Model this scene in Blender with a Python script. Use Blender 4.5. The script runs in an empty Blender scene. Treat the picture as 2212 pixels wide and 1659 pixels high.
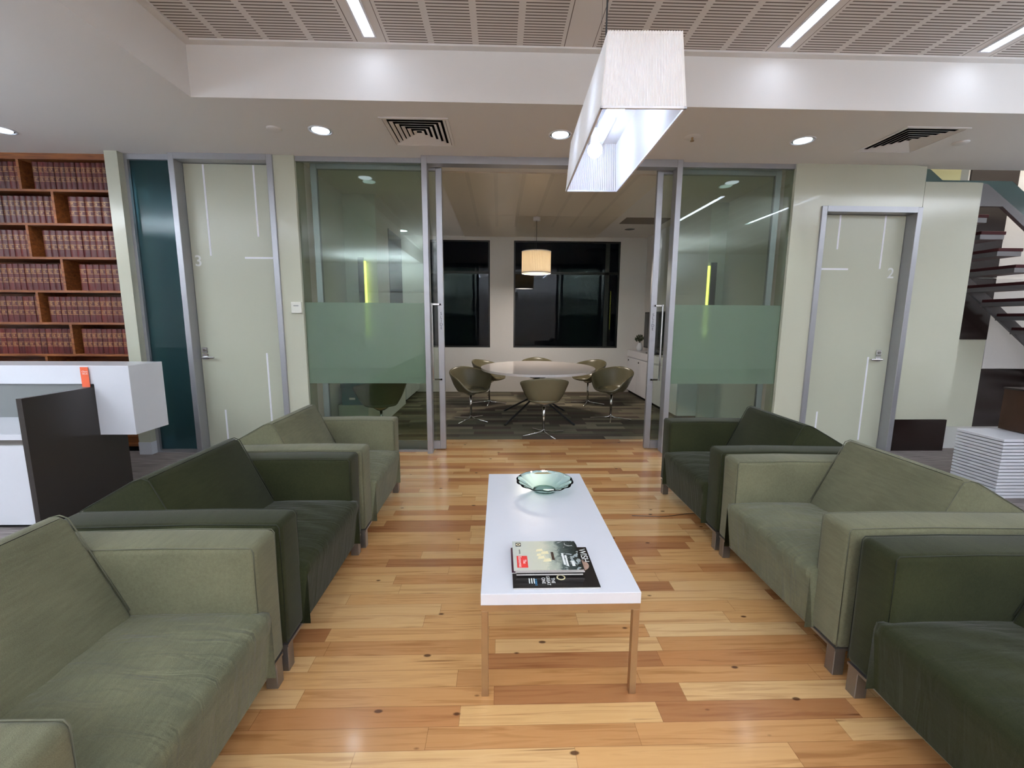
import bpy, bmesh, math, random
from mathutils import Vector, Matrix
random.seed(7)
S = bpy.context.scene
COL = S.collection
PI = math.pi

# ------------------------------------------------------------------ camera
cam_d = bpy.data.cameras.new('camera'); cam = bpy.data.objects.new('camera', cam_d); COL.objects.link(cam)
M0 = (0.9995842, -0.0056545, -0.0282743); M1 = (0.0014727, 0.9893154, -0.1457836); M2 = (0.0287965, 0.1456813, 0.9889124)
rt = Vector((M0[0], M0[2], -M0[1])); up = -Vector((M1[0], M1[2], -M1[1])); bk = -Vector((M2[0], M2[2], -M2[1]))
cam.matrix_world = Matrix(((rt[0], up[0], bk[0], 0), (rt[1], up[1], bk[1], 0), (rt[2], up[2], bk[2], 1.4), (0, 0, 0, 1)))
cam_d.sensor_width = 36; cam_d.lens = 940 / 2212 * 36; cam_d.clip_start = 0.02
S.camera = cam

# ------------------------------------------------------------------ world, view, light levels
w = bpy.data.worlds.new('night'); S.world = w; w.use_nodes = True
w.node_tree.nodes['Background'].inputs[0].default_value = (0.35, 0.45, 0.7, 1)
w.node_tree.nodes['Background'].inputs[1].default_value = 0.004
S.view_settings.view_transform = 'Standard'; S.view_settings.look = 'None'; S.view_settings.gamma = 1
S.view_settings.use_curve_mapping = False
S.view_settings.exposure = 0.2
STRIP = 13.0        # fluorescent ceiling strips (emission)
BULB = 46.0        # bulbs of the long pendant
DOWN = 26.0         # downlights (W)
DISC = 25.0
WARM = 32.0         # meeting room pendant bulb
UPPER = 60.0 
FILL_UP = 265.0          # added uplights out of view that lift the ambient light (W each)
#       # lamp of the floor above, over the stair
COOL = (0.86, 0.93, 1.0)

# ------------------------------------------------------------------ materials
def lin(c):
    r = []
    for v in c[:3]:
        v /= 255
        r.append(v / 12.92 if v <= 0.04045 else ((v + 0.055) / 1.055) ** 2.4)
    return (*r, 1)
class NT:
    def __init__(s, name):
        s.m = bpy.data.materials.new(name); s.m.use_nodes = True; s.t = s.m.node_tree; s.b = s.t.nodes['Principled BSDF']; s.out = s.t.nodes['Material Output']
    def n(s, typ, **kw):
        nd = s.t.nodes.new(typ)
        for k, v in kw.items():
            if k.startswith('i_'):
                key = k[2:]; key = int(key) if key.isdigit() else key.replace('_', ' ')
                nd.inputs[key].default_value = v
            else: setattr(nd, k, v)
        return nd
    def l(s, a, b): s.t.links.new(a, b)
    def math(s, op, a, b=0.0, c=None):
        nd = s.n('ShaderNodeMath', operation=op)
        for i, v in enumerate((a, b) if c is None else (a, b, c)):
            if isinstance(v, (int, float)): nd.inputs[i].default_value = v
            else: s.l(v, nd.inputs[i])
        return nd.outputs[0]
    def ramp(s, f, stops, interp='LINEAR'):
        nd = s.n('ShaderNodeValToRGB'); cr = nd.color_ramp; cr.interpolation = interp
        while len(cr.elements) < len(stops): cr.elements.new(0.5)
        for e, (p, c) in zip(cr.elements, stops): e.position = p; e.color = lin(c) if max(c) > 1 else (*c, 1)
        s.l(f, nd.inputs[0]); return nd.outputs[0]
    def mix(s, f, a, b, bt='MIX'):
        nd = s.n('ShaderNodeMix', data_type='RGBA', blend_type=bt)
        for k, v in ((0, f), (6, a), (7, b)):
            if isinstance(v, (int, float)): nd.inputs[k].default_value = v
            elif isinstance(v, tuple): nd.inputs[k].default_value = v
            else: s.l(v, nd.inputs[k])
        return nd.outputs[2]
    def bump(s, h, strength, dist=0.01):
        nd = s.n('ShaderNodeBump'); nd.inputs['Strength'].default_value = strength; nd.inputs['Distance'].default_value = dist
        s.l(h, nd.inputs['Height']); s.l(nd.outputs[0], s.b.inputs['Normal'])
def pmat(name, col, rough=0.5, metal=0.0, noise=0.03, nscale=40, bump=0.0, coat=0.0, spec=0.5):
    k = NT(name); b = k.b
    b.inputs['Roughness'].default_value = rough; b.inputs['Metallic'].default_value = metal
    b.inputs['Specular IOR Level'].default_value = spec; b.inputs['Coat Weight'].default_value = coat
    tc = k.n('ShaderNodeTexCoord'); nz = k.n('ShaderNodeTexNoise', i_Scale=nscale, i_Detail=3.0); k.l(tc.outputs['Object'], nz.inputs['Vector'])
    c = lin(col); d = tuple(x * (1 - noise) for x in c[:3]) + (1,); e = tuple(min(1, x * (1 + noise)) for x in c[:3]) + (1,)
    k.l(k.mix(nz.outputs[0], d, e), b.inputs['Base Color'])
    if bump: k.bump(nz.outputs[0], bump, 0.002)
    return k.m
def emat(name, col, strength):
    k = NT(name); k.b.inputs['Base Color'].default_value = (0.8, 0.8, 0.8, 1)
    k.b.inputs['Emission Color'].default_value = (*col, 1); k.b.inputs['Emission Strength'].default_value = strength
    return k.m

M = {}
M['ceil'] = pmat('ceiling_paint', (222, 218, 214), 0.8, nscale=200)
M['wallwhite'] = pmat('white_wall_paint', (218, 215, 213), 0.7)
M['panel'] = pmat('greenish_beige_gloss_panel', (188, 189, 171), 0.16, coat=0.3, noise=0.01)
M['door'] = pmat('greenish_beige_door', (182, 184, 166), 0.3, noise=0.01)
M['alu'] = pmat('satin_aluminium', (172, 173, 178), 0.38, 0.65)
M['alud'] = pmat('dull_steel', (140, 136, 132), 0.35, 0.8)
M['chrome'] = pmat('chrome', (215, 215, 215), 0.08, 1.0)
M['white'] = pmat('white_laminate', (217, 219, 226), 0.22, noise=0.01)
M['whitematt'] = pmat('white_lacquer', (222, 222, 228), 0.4, noise=0.01)
M['black'] = pmat('black_frame', (12, 12, 13), 0.4)
M['void'] = pmat('dark_void', (8, 8, 9), 0.9)
M['darkpanel'] = pmat('espresso_gloss_panel', (34, 24, 22), 0.18)
M['charcoal'] = pmat('charcoal_desk_panel', (52, 47, 44), 0.35)
M['greypanel'] = pmat('grey_screen', (110, 113, 112), 0.5)
M['brass'] = pmat('bronze_steel', (172, 146, 112), 0.3, 0.85, nscale=15, noise=0.12)
M['line'] = pmat('white_etched_line', (236, 236, 242), 0.4)
M['digit'] = pmat('white_numeral', (226, 228, 226), 0.4)
M['plastic'] = pmat('white_plastic', (225, 225, 215), 0.35)
M['teal'] = pmat('teal_cardboard', (0, 92, 90), 0.5)
M['orange'] = pmat('orange_card', (226, 98, 60), 0.5)
M['greyfloor'] = pmat('pale_stone_floor', (200, 200, 205), 0.3)
M['leather'] = pmat('olive_leather', (104, 98, 76), 0.27, noise=0.06, nscale=90, bump=0.1)
M['darkmetal'] = pmat('dark_grey_metal', (58, 58, 58), 0.4, 0.5)
M['text'] = pmat('dark_grey_lettering', (70, 72, 78), 0.5)
M['red'] = pmat('red_box_print', (222, 50, 48), 0.3)
M['cream'] = pmat('cream_print', (232, 222, 180), 0.3, noise=0.12, nscale=60)
M['inkblack'] = pmat('black_ink', (22, 22, 24), 0.4)
M['paper'] = pmat('magazine_paper_edges', (205, 200, 196), 0.6, noise=0.2, nscale=300)
M['darkcover'] = pmat('black_magazine_cover', (30, 27, 27), 0.2, noise=0.15)
M['skinprint'] = pmat('printed_skin_tone', (178, 148, 132), 0.25, noise=0.15, nscale=50)
M['blueprint'] = pmat('blue_print', (64, 140, 190), 0.3)
M['plum'] = pmat('plum_cover', (70, 28, 48), 0.3)
M['leaf'] = pmat('grey_green_leaves', (64, 74, 52), 0.6)
M['stairred'] = pmat('maroon_tread_carpet', (66, 18, 22), 0.8)
M['stairgrey'] = pmat('grey_stair_steel', (120, 118, 120), 0.45, 0.3)
M['olivewall'] = pmat('olive_upper_wall', (150, 148, 110), 0.6)
M['browndesk'] = pmat('dark_walnut', (58, 36, 24), 0.3, noise=0.25, nscale=12)
M['tvscreen'] = pmat('tv_screen', (8, 8, 10), 0.15)
M['strip'] = emat('fluorescent_diffuser', (0.78, 0.88, 1.06), STRIP)
M['bulb'] = emat('bulb_glow', (0.60, 0.74, 1.05), BULB)
M['warmbulb'] = emat('warm_bulb_glow', (1.0, 0.84, 0.66), WARM)
M['dlglow'] = emat('downlight_glow', (0.75, 0.9, 1.0), 6.0)
M['finglow'] = emat('yellow_green_led', (0.80, 0.85, 0.10), 3.0)

def glass(name, tint, rough=0.0, film=0.0, filmcol=(0.5, 0.6, 0.52), ior=1.5, gain=1.0):
    k = NT(name); k.t.nodes.remove(k.b)
    tr = k.n('ShaderNodeBsdfTransparent'); tr.inputs[0].default_value = (*tint, 1)
    gl = k.n('ShaderNodeBsdfGlossy'); gl.inputs['Roughness'].default_value = rough; gl.inputs[0].default_value = (gain, gain, gain, 1)
    fr = k.n('ShaderNodeFresnel'); fr.inputs[0].default_value = ior
    base = tr.outputs[0]
    if film:
        di = k.n('ShaderNodeBsdfDiffuse'); di.inputs[0].default_value = (*filmcol, 1)
        tl = k.n('ShaderNodeBsdfTranslucent'); tl.inputs[0].default_value = (*filmcol, 1)
        ad = k.n('ShaderNodeMixShader'); ad.inputs[0].default_value = 0.5; k.l(di.outputs[0], ad.inputs[1]); k.l(tl.outputs[0], ad.inputs[2])
        rf = k.n('ShaderNodeBsdfRefraction'); rf.inputs['Roughness'].default_value = 0.6; rf.inputs['IOR'].default_value = 1.03; rf.inputs[0].default_value = (*tint, 1)
        mx = k.n('ShaderNodeMixShader'); mx.inputs[0].default_value = film; k.l(rf.outputs[0], mx.inputs[1]); k.l(ad.outputs[0], mx.inputs[2]); base = mx.outputs[0]
    m2 = k.n('ShaderNodeMixShader'); k.l(fr.outputs[0], m2.inputs[0]); k.l(base, m2.inputs[1]); k.l(gl.outputs[0], m2.inputs[2])
    k.l(m2.outputs[0], k.out.inputs[0]); return k.m
M['glass'] = glass('clear_greenish_glass', (0.86, 0.91, 0.87), ior=1.42)
M['frost'] = glass('frosted_glass_film', (0.76, 0.86, 0.80), film=0.6, filmcol=(0.78, 0.85, 0.78), ior=1.3)
M['tealglass'] = glass('teal_office_glass', (0.45, 0.62, 0.64), film=0.30, filmcol=(0.07, 0.14, 0.15), ior=1.3)
M['winglass'] = glass('night_window_glass', (0.35, 0.4, 0.45), ior=1.28)
M['stairglass'] = glass('teal_balustrade_glass', (0.4, 0.6, 0.6), film=0.5, filmcol=(0.28, 0.40, 0.40), ior=1.5)
k = NT('green_bowl_glass'); k.b.inputs['Base Color'].default_value = (0.76, 0.98, 0.90, 1); k.b.inputs['Transmission Weight'].default_value = 1
k.b.inputs['Roughness'].default_value = 0.0; k.b.inputs['IOR'].default_value = 1.28; M['bowl'] = k.m

# pleated translucent shades
def shade_mat(name, col, tl=0.35):
    k = NT(name); k.t.nodes.remove(k.b)
    a = k.n('ShaderNodeBsdfDiffuse'); a.inputs[0].default_value = (*col, 1)
    b = k.n('ShaderNodeBsdfTranslucent'); b.inputs[0].default_value = (*col, 1)
    m = k.n('ShaderNodeMixShader'); m.inputs[0].default_value = tl
    k.l(a.outputs[0], m.inputs[1]); k.l(b.outputs[0], m.inputs[2]); k.l(m.outputs[0], k.out.inputs[0]); return k.m
M['shade'] = shade_mat('white_pleated_fabric', (0.82, 0.80, 0.78), 0.10)
M['warmshade'] = shade_mat('cream_pleated_fabric', (0.86, 0.76, 0.58), 0.22)
M['lampdisc'] = shade_mat('opal_lamp_disc', (0.95, 0.93, 0.9), 0.85)

# upholstery
def fabric(name, c1, c2, wrinkle=0.0):
    k = NT(name); b = k.b; b.inputs['Roughness'].default_value = 0.9; b.inputs['Specular IOR Level'].default_value = 0.15
    b.inputs['Sheen Weight'].default_value = 0.12; b.inputs['Sheen Roughness'].default_value = 0.4
    tc = k.n('ShaderNodeTexCoord'); mp = k.n('ShaderNodeMapping'); mp.inputs['Scale'].default_value = (1, 1, 1); k.l(tc.outputs['Object'], mp.inputs[0])
    f = k.n('ShaderNodeTexNoise', i_Scale=420.0, i_Detail=2.0); k.l(mp.outputs[0], f.inputs[0])
    mp2 = k.n('ShaderNodeMapping'); mp2.inputs['Scale'].default_value = (60, 8, 60); mp2.inputs['Rotation'].default_value = (0, 0, 0.5); k.l(tc.outputs['Object'], mp2.inputs[0])
    g = k.n('ShaderNodeTexNoise', i_Scale=1.6, i_Detail=4.0); k.l(mp2.outputs[0], g.inputs[0])
    h = k.n('ShaderNodeTexNoise', i_Scale=4.0, i_Detail=2.0); k.l(tc.outputs['Object'], h.inputs[0])
    s = k.math('ADD', k.math('MULTIPLY', f.outputs[0], 0.35), k.math('ADD', k.math('MULTIPLY', g.outputs[0], 0.25), k.math('MULTIPLY', h.outputs[0], 0.4)))
    k.l(k.ramp(s, [(0.36, c1), (0.64, c2)]), b.inputs['Base Color'])
    hgt = k.math('MULTIPLY', f.outputs[0], 0.06)
    if wrinkle:
        wv = k.n('ShaderNodeTexNoise', i_Scale=1.0, i_Detail=2.0, i_Distortion=1.2)
        mp3 = k.n('ShaderNodeMapping'); mp3.inputs['Scale'].default_value = (4, 17, 3); mp3.inputs['Rotation'].default_value = (0, 0, 0.2)
        k.l(tc.outputs['Object'], mp3.inputs[0]); k.l(mp3.outputs[0], wv.inputs[0])
        hgt = k.math('ADD', hgt, k.math('MULTIPLY', wv.outputs[0], wrinkle))
    k.bump(hgt, 0.9, 0.02); return k.m
M['fl'] = fabric('pale_olive_upholstery', (94, 94, 74), (116, 115, 91)); M['fls'] = fabric('pale_olive_seat_upholstery', (90, 92, 73), (116, 116, 91), 0.8)
M['fd'] = fabric('dark_moss_upholstery', (38, 41, 24), (52, 55, 33)); M['fds'] = fabric('dark_moss_seat_upholstery', (38, 41, 24), (52, 55, 33), 0.35)
M['seaml'] = pmat('pale_olive_piping', (94, 94, 76), 0.8); M['seamd'] = pmat('dark_moss_piping', (38, 41, 27), 0.8)

# boards of mixed hardwood, running along X
k = NT('hardwood_boards'); b = k.b
tc = k.n('ShaderNodeTexCoord'); sx = k.n('ShaderNodeSeparateXYZ'); k.l(tc.outputs['Object'], sx.inputs[0])
row = k.math('FLOOR', k.math('DIVIDE', sx.outputs[1], 0.083))
wn = k.n('ShaderNodeTexWhiteNoise', noise_dimensions='1D'); k.l(row, wn.inputs['W'])
xo = k.math('DIVIDE', k.math('ADD', sx.outputs[0], k.math('MULTIPLY', wn.outputs[0], 7.0)), 0.72)
jn = k.n('ShaderNodeTexNoise', i_Scale=0.6, i_Detail=0.0); 
colx = k.math('FLOOR', xo)
cv = k.n('ShaderNodeCombineXYZ'); k.l(colx, cv.inputs[0]); k.l(row, cv.inputs[1])
wn2 = k.n('ShaderNodeTexWhiteNoise', noise_dimensions='2D'); k.l(cv.outputs[0], wn2.inputs['Vector'])
board = k.ramp(wn2.outputs[0], [(0.0, (206, 160, 106)), (0.16, (184, 130, 82)), (0.3, (212, 172, 120)), (0.45, (196, 146, 94)), (0.58, (168, 116, 74)), (0.7, (210, 168, 114)), (0.84, (188, 138, 88)), (0.92, (214, 178, 128))], 'CONSTANT')
gv = k.n('ShaderNodeCombineXYZ'); k.l(k.math('MULTIPLY', sx.outputs[0], 2.2), gv.inputs[0]); k.l(k.math('MULTIPLY', sx.outputs[1], 42.0), gv.inputs[1]); k.l(k.math('MULTIPLY', wn2.outputs[0], 30.0), gv.inputs[2])
gn = k.n('ShaderNodeTexNoise', i_Scale=1.0, i_Detail=5.0, i_Distortion=0.9); k.l(gv.outputs[0], gn.inputs[0])
grain = k.ramp(gn.outputs[0], [(0.3, (0.62, 0.52, 0.42)), (0.5, (1, 1, 1)), (0.75, (0.90, 0.86, 0.80))])
c1 = k.mix(0.75, board, grain, 'MULTIPLY')
# dark gum veins
gv2 = k.n('ShaderNodeCombineXYZ'); k.l(k.math('MULTIPLY', sx.outputs[0], 3.0), gv2.inputs[0]); k.l(k.math('MULTIPLY', sx.outputs[1], 60.0), gv2.inputs[1]); k.l(k.math('MULTIPLY', wn2.outputs[0], 91.0), gv2.inputs[2])
vn = k.n('ShaderNodeTexNoise', i_Scale=1.0, i_Detail=2.0, i_Distortion=0.4); k.l(gv2.outputs[0], vn.inputs[0])
vein = k.ramp(vn.outputs[0], [(0.70, (0, 0, 0)), (0.78, (1, 1, 1))])
c2 = k.mix(k.math('MULTIPLY', vein, 0.6), c1, lin((92, 50, 26)))
# small knots
kv = k.n('ShaderNodeTexVoronoi', i_Scale=1.0); kc = k.n('ShaderNodeCombineXYZ'); k.l(k.math('MULTIPLY', sx.outputs[0], 4.5), kc.inputs[0]); k.l(k.math('MULTIPLY', sx.outputs[1], 9.0), kc.inputs[1]); k.l(kc.outputs[0], kv.inputs['Vector'])
kr = k.ramp(kv.outputs['Distance'], [(0.055, (1, 1, 1)), (0.085, (0, 0, 0))]); c3 = k.mix(k.math('MULTIPLY', kr, 0.85), c2, lin((60, 30, 18)))
# joints
fy = k.math('FRACT', k.math('DIVIDE', sx.outputs[1], 0.083)); fx = k.math('FRACT', xo)
jy = k.math('LESS_THAN', fy, 0.018); jx = k.math('LESS_THAN', fx, 0.0022)
jj = k.math('MAXIMUM', jy, jx); c4 = k.mix(k.math('MULTIPLY', jj, 0.55), c3, lin((88, 48, 26)))
k.l(c4, b.inputs['Base Color']); b.inputs['Roughness'].default_value = 0.27; b.inputs['Coat Weight'].default_value = 0.25; b.inputs['Coat Roughness'].default_value = 0.12
k.bump(k.math('ADD', k.math('MULTIPLY', gn.outputs[0], 0.15), k.math('MULTIPLY', jj, -0.6)), 0.25, 0.002)
M['wood'] = k.m

# plank carpet tiles
k = NT('plank_carpet'); b = k.b
tc = k.n('ShaderNodeTexCoord'); sx = k.n('ShaderNodeSeparateXYZ'); k.l(tc.outputs['Object'], sx.inputs[0])
row = k.math('FLOOR', k.math('DIVIDE', sx.outputs[1], 0.125)); wn = k.n('ShaderNodeTexWhiteNoise', noise_dimensions='1D'); k.l(row, wn.inputs['W'])
xo = k.math('DIVIDE', k.math('ADD', sx.outputs[0], k.math('MULTIPLY', wn.outputs[0], 5.0)), 0.5)
cv = k.n('ShaderNodeCombineXYZ'); k.l(k.math('FLOOR', xo), cv.inputs[0]); k.l(row, cv.inputs[1])
wn2 = k.n('ShaderNodeTexWhiteNoise', noise_dimensions='2D'); k.l(cv.outputs[0], wn2.inputs['Vector'])
base = k.ramp(wn2.outputs[0], [(0, (122, 115, 96)), (0.25, (88, 80, 68)), (0.45, (146, 138, 116)), (0.62, (98, 84, 72)), (0.8, (112, 108, 88))], 'CONSTANT')
st = k.math('MULTIPLY', k.math('GREATER_THAN', wn2.outputs['Color'], 0.55), k.math('GREATER_THAN', k.math('FRACT', k.math('DIVIDE', sx.outputs[1], 0.042)), 0.6))
c = k.mix(k.math('MULTIPLY', st, 0.8), base, lin((46, 38, 32)))
nz = k.n('ShaderNodeTexNoise', i_Scale=300.0); k.l(tc.outputs['Object'], nz.inputs[0])
k.l(k.mix(0.35, c, nz.outputs[0], 'MULTIPLY'), b.inputs['Base Color']); b.inputs['Roughness'].default_value = 0.95; k.bump(nz.outputs[0], 0.5, 0.004)
M['carpet'] = k.m
k = NT('ribbed_grey_carpet'); b = k.b
tc = k.n('ShaderNodeTexCoord'); sx = k.n('ShaderNodeSeparateXYZ'); k.l(tc.outputs['Object'], sx.inputs[0])
s1 = k.n('ShaderNodeTexNoise', i_Scale=1.0, i_Detail=2.0); cv = k.n('ShaderNodeCombineXYZ'); k.l(k.math('MULTIPLY', sx.outputs[0], 4.0), cv.inputs[0]); k.l(k.math('MULTIPLY', sx.outputs[1], 70.0), cv.inputs[1]); k.l(cv.outputs[0], s1.inputs[0])
k.l(k.ramp(s1.outputs[0], [(0.35, (96, 88, 86)), (0.65, (140, 132, 130))]), b.inputs['Base Color']); b.inputs['Roughness'].default_value = 0.95
M['greycarpet'] = k.m

# slotted plaster board: slots run along X in cells 0.31 m wide
k = NT('slotted_ceiling_board'); b = k.b
tc = k.n('ShaderNodeTexCoord'); sx = k.n('ShaderNodeSeparateXYZ'); k.l(tc.outputs['Object'], sx.inputs[0])
PER = 1.438; X0 = -2.222
u = k.math('FRACT', k.math('DIVIDE', k.math('SUBTRACT', sx.outputs[0], X0), PER))          # 0..1 inside a bay
inb = k.math('LESS_THAN', u, 0.855)
cell = k.math('FRACT', k.math('DIVIDE', u, 0.21375)); ic = k.math('MULTIPLY', k.math('GREATER_THAN', cell, 0.07), k.math('LESS_THAN', cell, 0.93))
v = k.math('FRACT', k.math('DIVIDE', sx.outputs[1], 0.0274)); iv = k.math('LESS_THAN', v, 0.36)
far = k.math('LESS_THAN', sx.outputs[1], 3.35)
sl = k.math('MULTIPLY', k.math('MULTIPLY', inb, ic), k.math('MULTIPLY', iv, far))
j1 = k.math('MULTIPLY', k.math('GREATER_THAN', u, 0.857), k.math('LESS_THAN', u, 0.861)); j2 = k.math('GREATER_THAN', u, 0.997)
jt = k.math('MAXIMUM', j1, j2)
k.l(k.mix(k.math('MAXIMUM', sl, jt), lin((214, 207, 201)), lin((112, 100, 92))), b.inputs['Base Color']); b.inputs['Roughness'].default_value = 0.85
k.bump(k.math('MULTIPLY', sl, -1.0), 0.6, 0.004)
M['slots'] = k.m

# timber of the bookcase
k = NT('red_brown_timber'); b = k.b
tc = k.n('ShaderNodeTexCoord'); mp = k.n('ShaderNodeMapping'); mp.inputs['Scale'].default_value = (3, 20, 30); k.l(tc.outputs['Object'], mp.inputs[0])
nz = k.n('ShaderNodeTexNoise', i_Scale=1.5, i_Detail=4.0, i_Distortion=0.6); k.l(mp.outputs[0], nz.inputs[0])
k.l(k.ramp(nz.outputs[0], [(0.3, (104, 58, 32)), (0.7, (154, 94, 50))]), b.inputs['Base Color']); b.inputs['Roughness'].default_value = 0.4
M['timber'] = k.m

# law volume spine, bands by height along the book
k = NT('maroon_book_cloth'); b = k.b
tc = k.n('ShaderNodeTexCoord'); sx = k.n('ShaderNodeSeparateXYZ'); k.l(tc.outputs['Object'], sx.inputs[0])
h = k.math('DIVIDE', sx.outputs[2], 0.255)
gold = k.ramp(h, [(0, (0, 0, 0)), (0.295, (0, 0, 0)), (0.30, (1, 1, 1)), (0.318, (0.0, 0, 0)), (0.455, (1, 1, 1)), (0.475, (0, 0, 0)), (0.63, (1, 1, 1)), (0.652, (0, 0, 0)), (0.80, (1, 1, 1)), (0.822, (0, 0, 0))], 'CONSTANT')
tb = k.math('MAXIMUM', k.math('MULTIPLY', k.math('GREATER_THAN', h, 0.67), k.math('LESS_THAN', h, 0.79)), k.math('MULTIPLY', k.math('GREATER_THAN', h, 0.34), k.math('LESS_THAN', h, 0.44)))
oi0 = k.n('ShaderNodeObjectInfo'); tn = k.n('ShaderNodeTexNoise', i_Scale=230.0, i_Detail=2.0, noise_dimensions='4D'); k.l(tc.outputs['Object'], tn.inputs['Vector']); k.l(k.math('MULTIPLY', oi0.outputs['Random'], 60.0), tn.inputs['W'])
ax = k.math('LESS_THAN', k.math('ABSOLUTE', sx.outputs[0]), 0.016)
txt = k.math('MULTIPLY', k.math('MULTIPLY', tb, k.math('GREATER_THAN', tn.outputs[0], 0.5)), ax)
oi = k.n('ShaderNodeObjectInfo')
cl = k.ramp(oi.outputs['Random'], [(0, (86, 26, 25)), (0.5, (72, 21, 22)), (1, (96, 33, 28))])
dk = k.mix(k.math('MULTIPLY', tb, 0.35), cl, lin((70, 20, 18)))
k.l(k.mix(k.math('MULTIPLY', k.math('MAXIMUM', gold, txt), 0.55), dk, lin((200, 156, 100))), b.inputs['Base Color'])
b.inputs['Roughness'].default_value = 0.32
M['book'] = k.m

# magazine cover print: pale sky to dark sea, along local X
k = NT('seascape_magazine_cover'); b = k.b
tc = k.n('ShaderNodeTexCoord'); sx = k.n('ShaderNodeSeparateXYZ'); k.l(tc.outputs['Object'], sx.inputs[0])
nz = k.n('ShaderNodeTexNoise', i_Scale=22.0, i_Detail=5.0, i_Distortion=1.5); k.l(tc.outputs['Object'], nz.inputs[0])
t = k.math('ADD', sx.outputs[0], k.math('MULTIPLY', k.math('SUBTRACT', nz.outputs[0], 0.5), 0.10))
base = k.ramp(k.math('MULTIPLY', k.math('ADD', t, 0.135), 3.7), [(0.0, (196, 200, 190)), (0.45, (206, 206, 184)), (0.62, (160, 168, 156)), (0.7, (84, 96, 92)), (0.84, (50, 60, 58)), (1.0, (34, 42, 40))])
foam = k.math('MULTIPLY', k.math('GREATER_THAN', nz.outputs[0], 0.58), k.math('GREATER_THAN', sx.outputs[0], 0.04))
k.l(k.mix(k.math('MULTIPLY', foam, 0.6), base, lin((190, 200, 200))), b.inputs['Base Color']); b.inputs['Roughness'].default_value = 0.2
M['cover'] = k.m

# ------------------------------------------------------------------ geometry helpers
def box(bm, x0, x1, y0, y1, z0, z1, bevel=0.0, seg=2):
    r = bmesh.ops.create_cube(bm, size=1.0)
    vs = r['verts']
    for v in vs:
        v.co = Vector(((x0 + x1) / 2 + v.co.x * (x1 - x0), (y0 + y1) / 2 + v.co.y * (y1 - y0), (z0 + z1) / 2 + v.co.z * (z1 - z0)))
    if bevel:
        es = list({e for v in vs for e in v.link_edges})
        bmesh.ops.bevel(bm, geom=es, offset=bevel, segments=seg, affect='EDGES', profile=0.5)
def prism(bm, pts, a, b, axis='y', bevel=0.0, seg=2):
    """polygon pts extruded from a to b along axis; pts are the two other coordinates in x,y,z order"""
    def P(p, t): return {'y': (p[0], t, p[1]), 'x': (t, p[0], p[1]), 'z': (p[0], p[1], t)}[axis]
    A = [bm.verts.new(P(p, a)) for p in pts]; B = [bm.verts.new(P(p, b)) for p in pts]
    n = len(pts); fs = [bm.faces.new(A), bm.faces.new(B[::-1])]
    for i in range(n): fs.append(bm.faces.new((A[i], B[i], B[(i + 1) % n], A[(i + 1) % n])))
    bmesh.ops.recalc_face_normals(bm, faces=fs)
    if bevel:
        es = list({e for f in fs for e in f.edges})
        bmesh.ops.bevel(bm, geom=es, offset=bevel, segments=seg, affect='EDGES', profile=0.5)
def cyl(bm, p0, p1, r0, r1=None, n=20):
    p0 = Vector(p0); p1 = Vector(p1); d = p1 - p0; r1 = r0 if r1 is None else r1
    mt = Matrix.Translation((p0 + p1) / 2) @ d.to_track_quat('Z', 'Y').to_matrix().to_4x4()
    bmesh.ops.create_cone(bm, cap_ends=True, segments=n, radius1=r0, radius2=r1, depth=d.length, matrix=mt)
def tube(bm, pts, r, n=8):
    rings = []
    for i, p in enumerate(pts):
        p = Vector(p); a = Vector(pts[max(0, i - 1)]); c = Vector(pts[min(len(pts) - 1, i + 1)])
        q = (c - a).to_track_quat('Z', 'Y')
        rings.append([bm.verts.new(p + q @ Vector((r * math.cos(2 * PI * j / n), r * math.sin(2 * PI * j / n), 0))) for j in range(n)])
    for i in range(len(rings) - 1):
        for j in range(n): bm.faces.new((rings[i][j], rings[i][(j + 1) % n], rings[i + 1][(j + 1) % n], rings[i + 1][j]))
    bm.faces.new(rings[0][::-1]); bm.faces.new(rings[-1])
def lathe(bm, prof, n=32, c=(0, 0, 0), close=False):
    rings = []
    for r, z in prof:
        rings.append([bm.verts.new((c[0] + r * math.cos(2 * PI * j / n), c[1] + r * math.sin(2 * PI * j / n), c[2] + z)) for j in range(n)])
    for i in range(len(rings) - 1):
        for j in range(n): bm.faces.new((rings[i][j], rings[i][(j + 1) % n], rings[i + 1][(j + 1) % n], rings[i + 1][j]))
    if close:
        bm.faces.new(rings[0][::-1]); bm.faces.new(rings[-1])
def obj(name, bm, mat, parent=None, smooth=False, world=True):
    """links bm as one mesh; bm is in world coordinates (world=True) and is moved into the parent's frame"""
    org = Vector((0, 0, 0))
    if parent is not None and world:
        p = parent
        while p is not None: org += p.location; p = p.parent
    if org.length: bmesh.ops.translate(bm, verts=bm.verts, vec=-org)
    me = bpy.data.meshes.new(name); bm.to_mesh(me); bm.free()
    me.materials.append(mat)
    if smooth:
        for p in me.polygons: p.use_smooth = True
    o = bpy.data.objects.new(name, me); COL.objects.link(o)
    if parent is not None: o.parent = parent
    return o
def B(*a, **k): bm = bmesh.new(); box(bm, *a, **k); return bm
def tag(o, label, cat, group=None, kind=None):
    o['label'] = label; o['category'] = cat
    if group: o['group'] = group
    if kind: o['kind'] = kind
    return o
def thing(name, label, cat, loc=(0, 0, 0), rz=0.0, group=None, kind=None):
    o = bpy.data.objects.new(name, None); o.empty_display_size = 0.05; COL.objects.link(o)
    o.location = loc; o.rotation_euler = (0, 0, rz); return tag(o, label, cat, group, kind)
def single(name, bm, mat, label, cat, loc=None, group=None, kind=None, smooth=False):
    if loc is not None: bmesh.ops.translate(bm, verts=bm.verts, vec=-Vector(loc))
    o = obj(name, bm, mat, None, smooth)
    if loc is not None: o.location = loc
    return tag(o, label, cat, group, kind)
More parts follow.
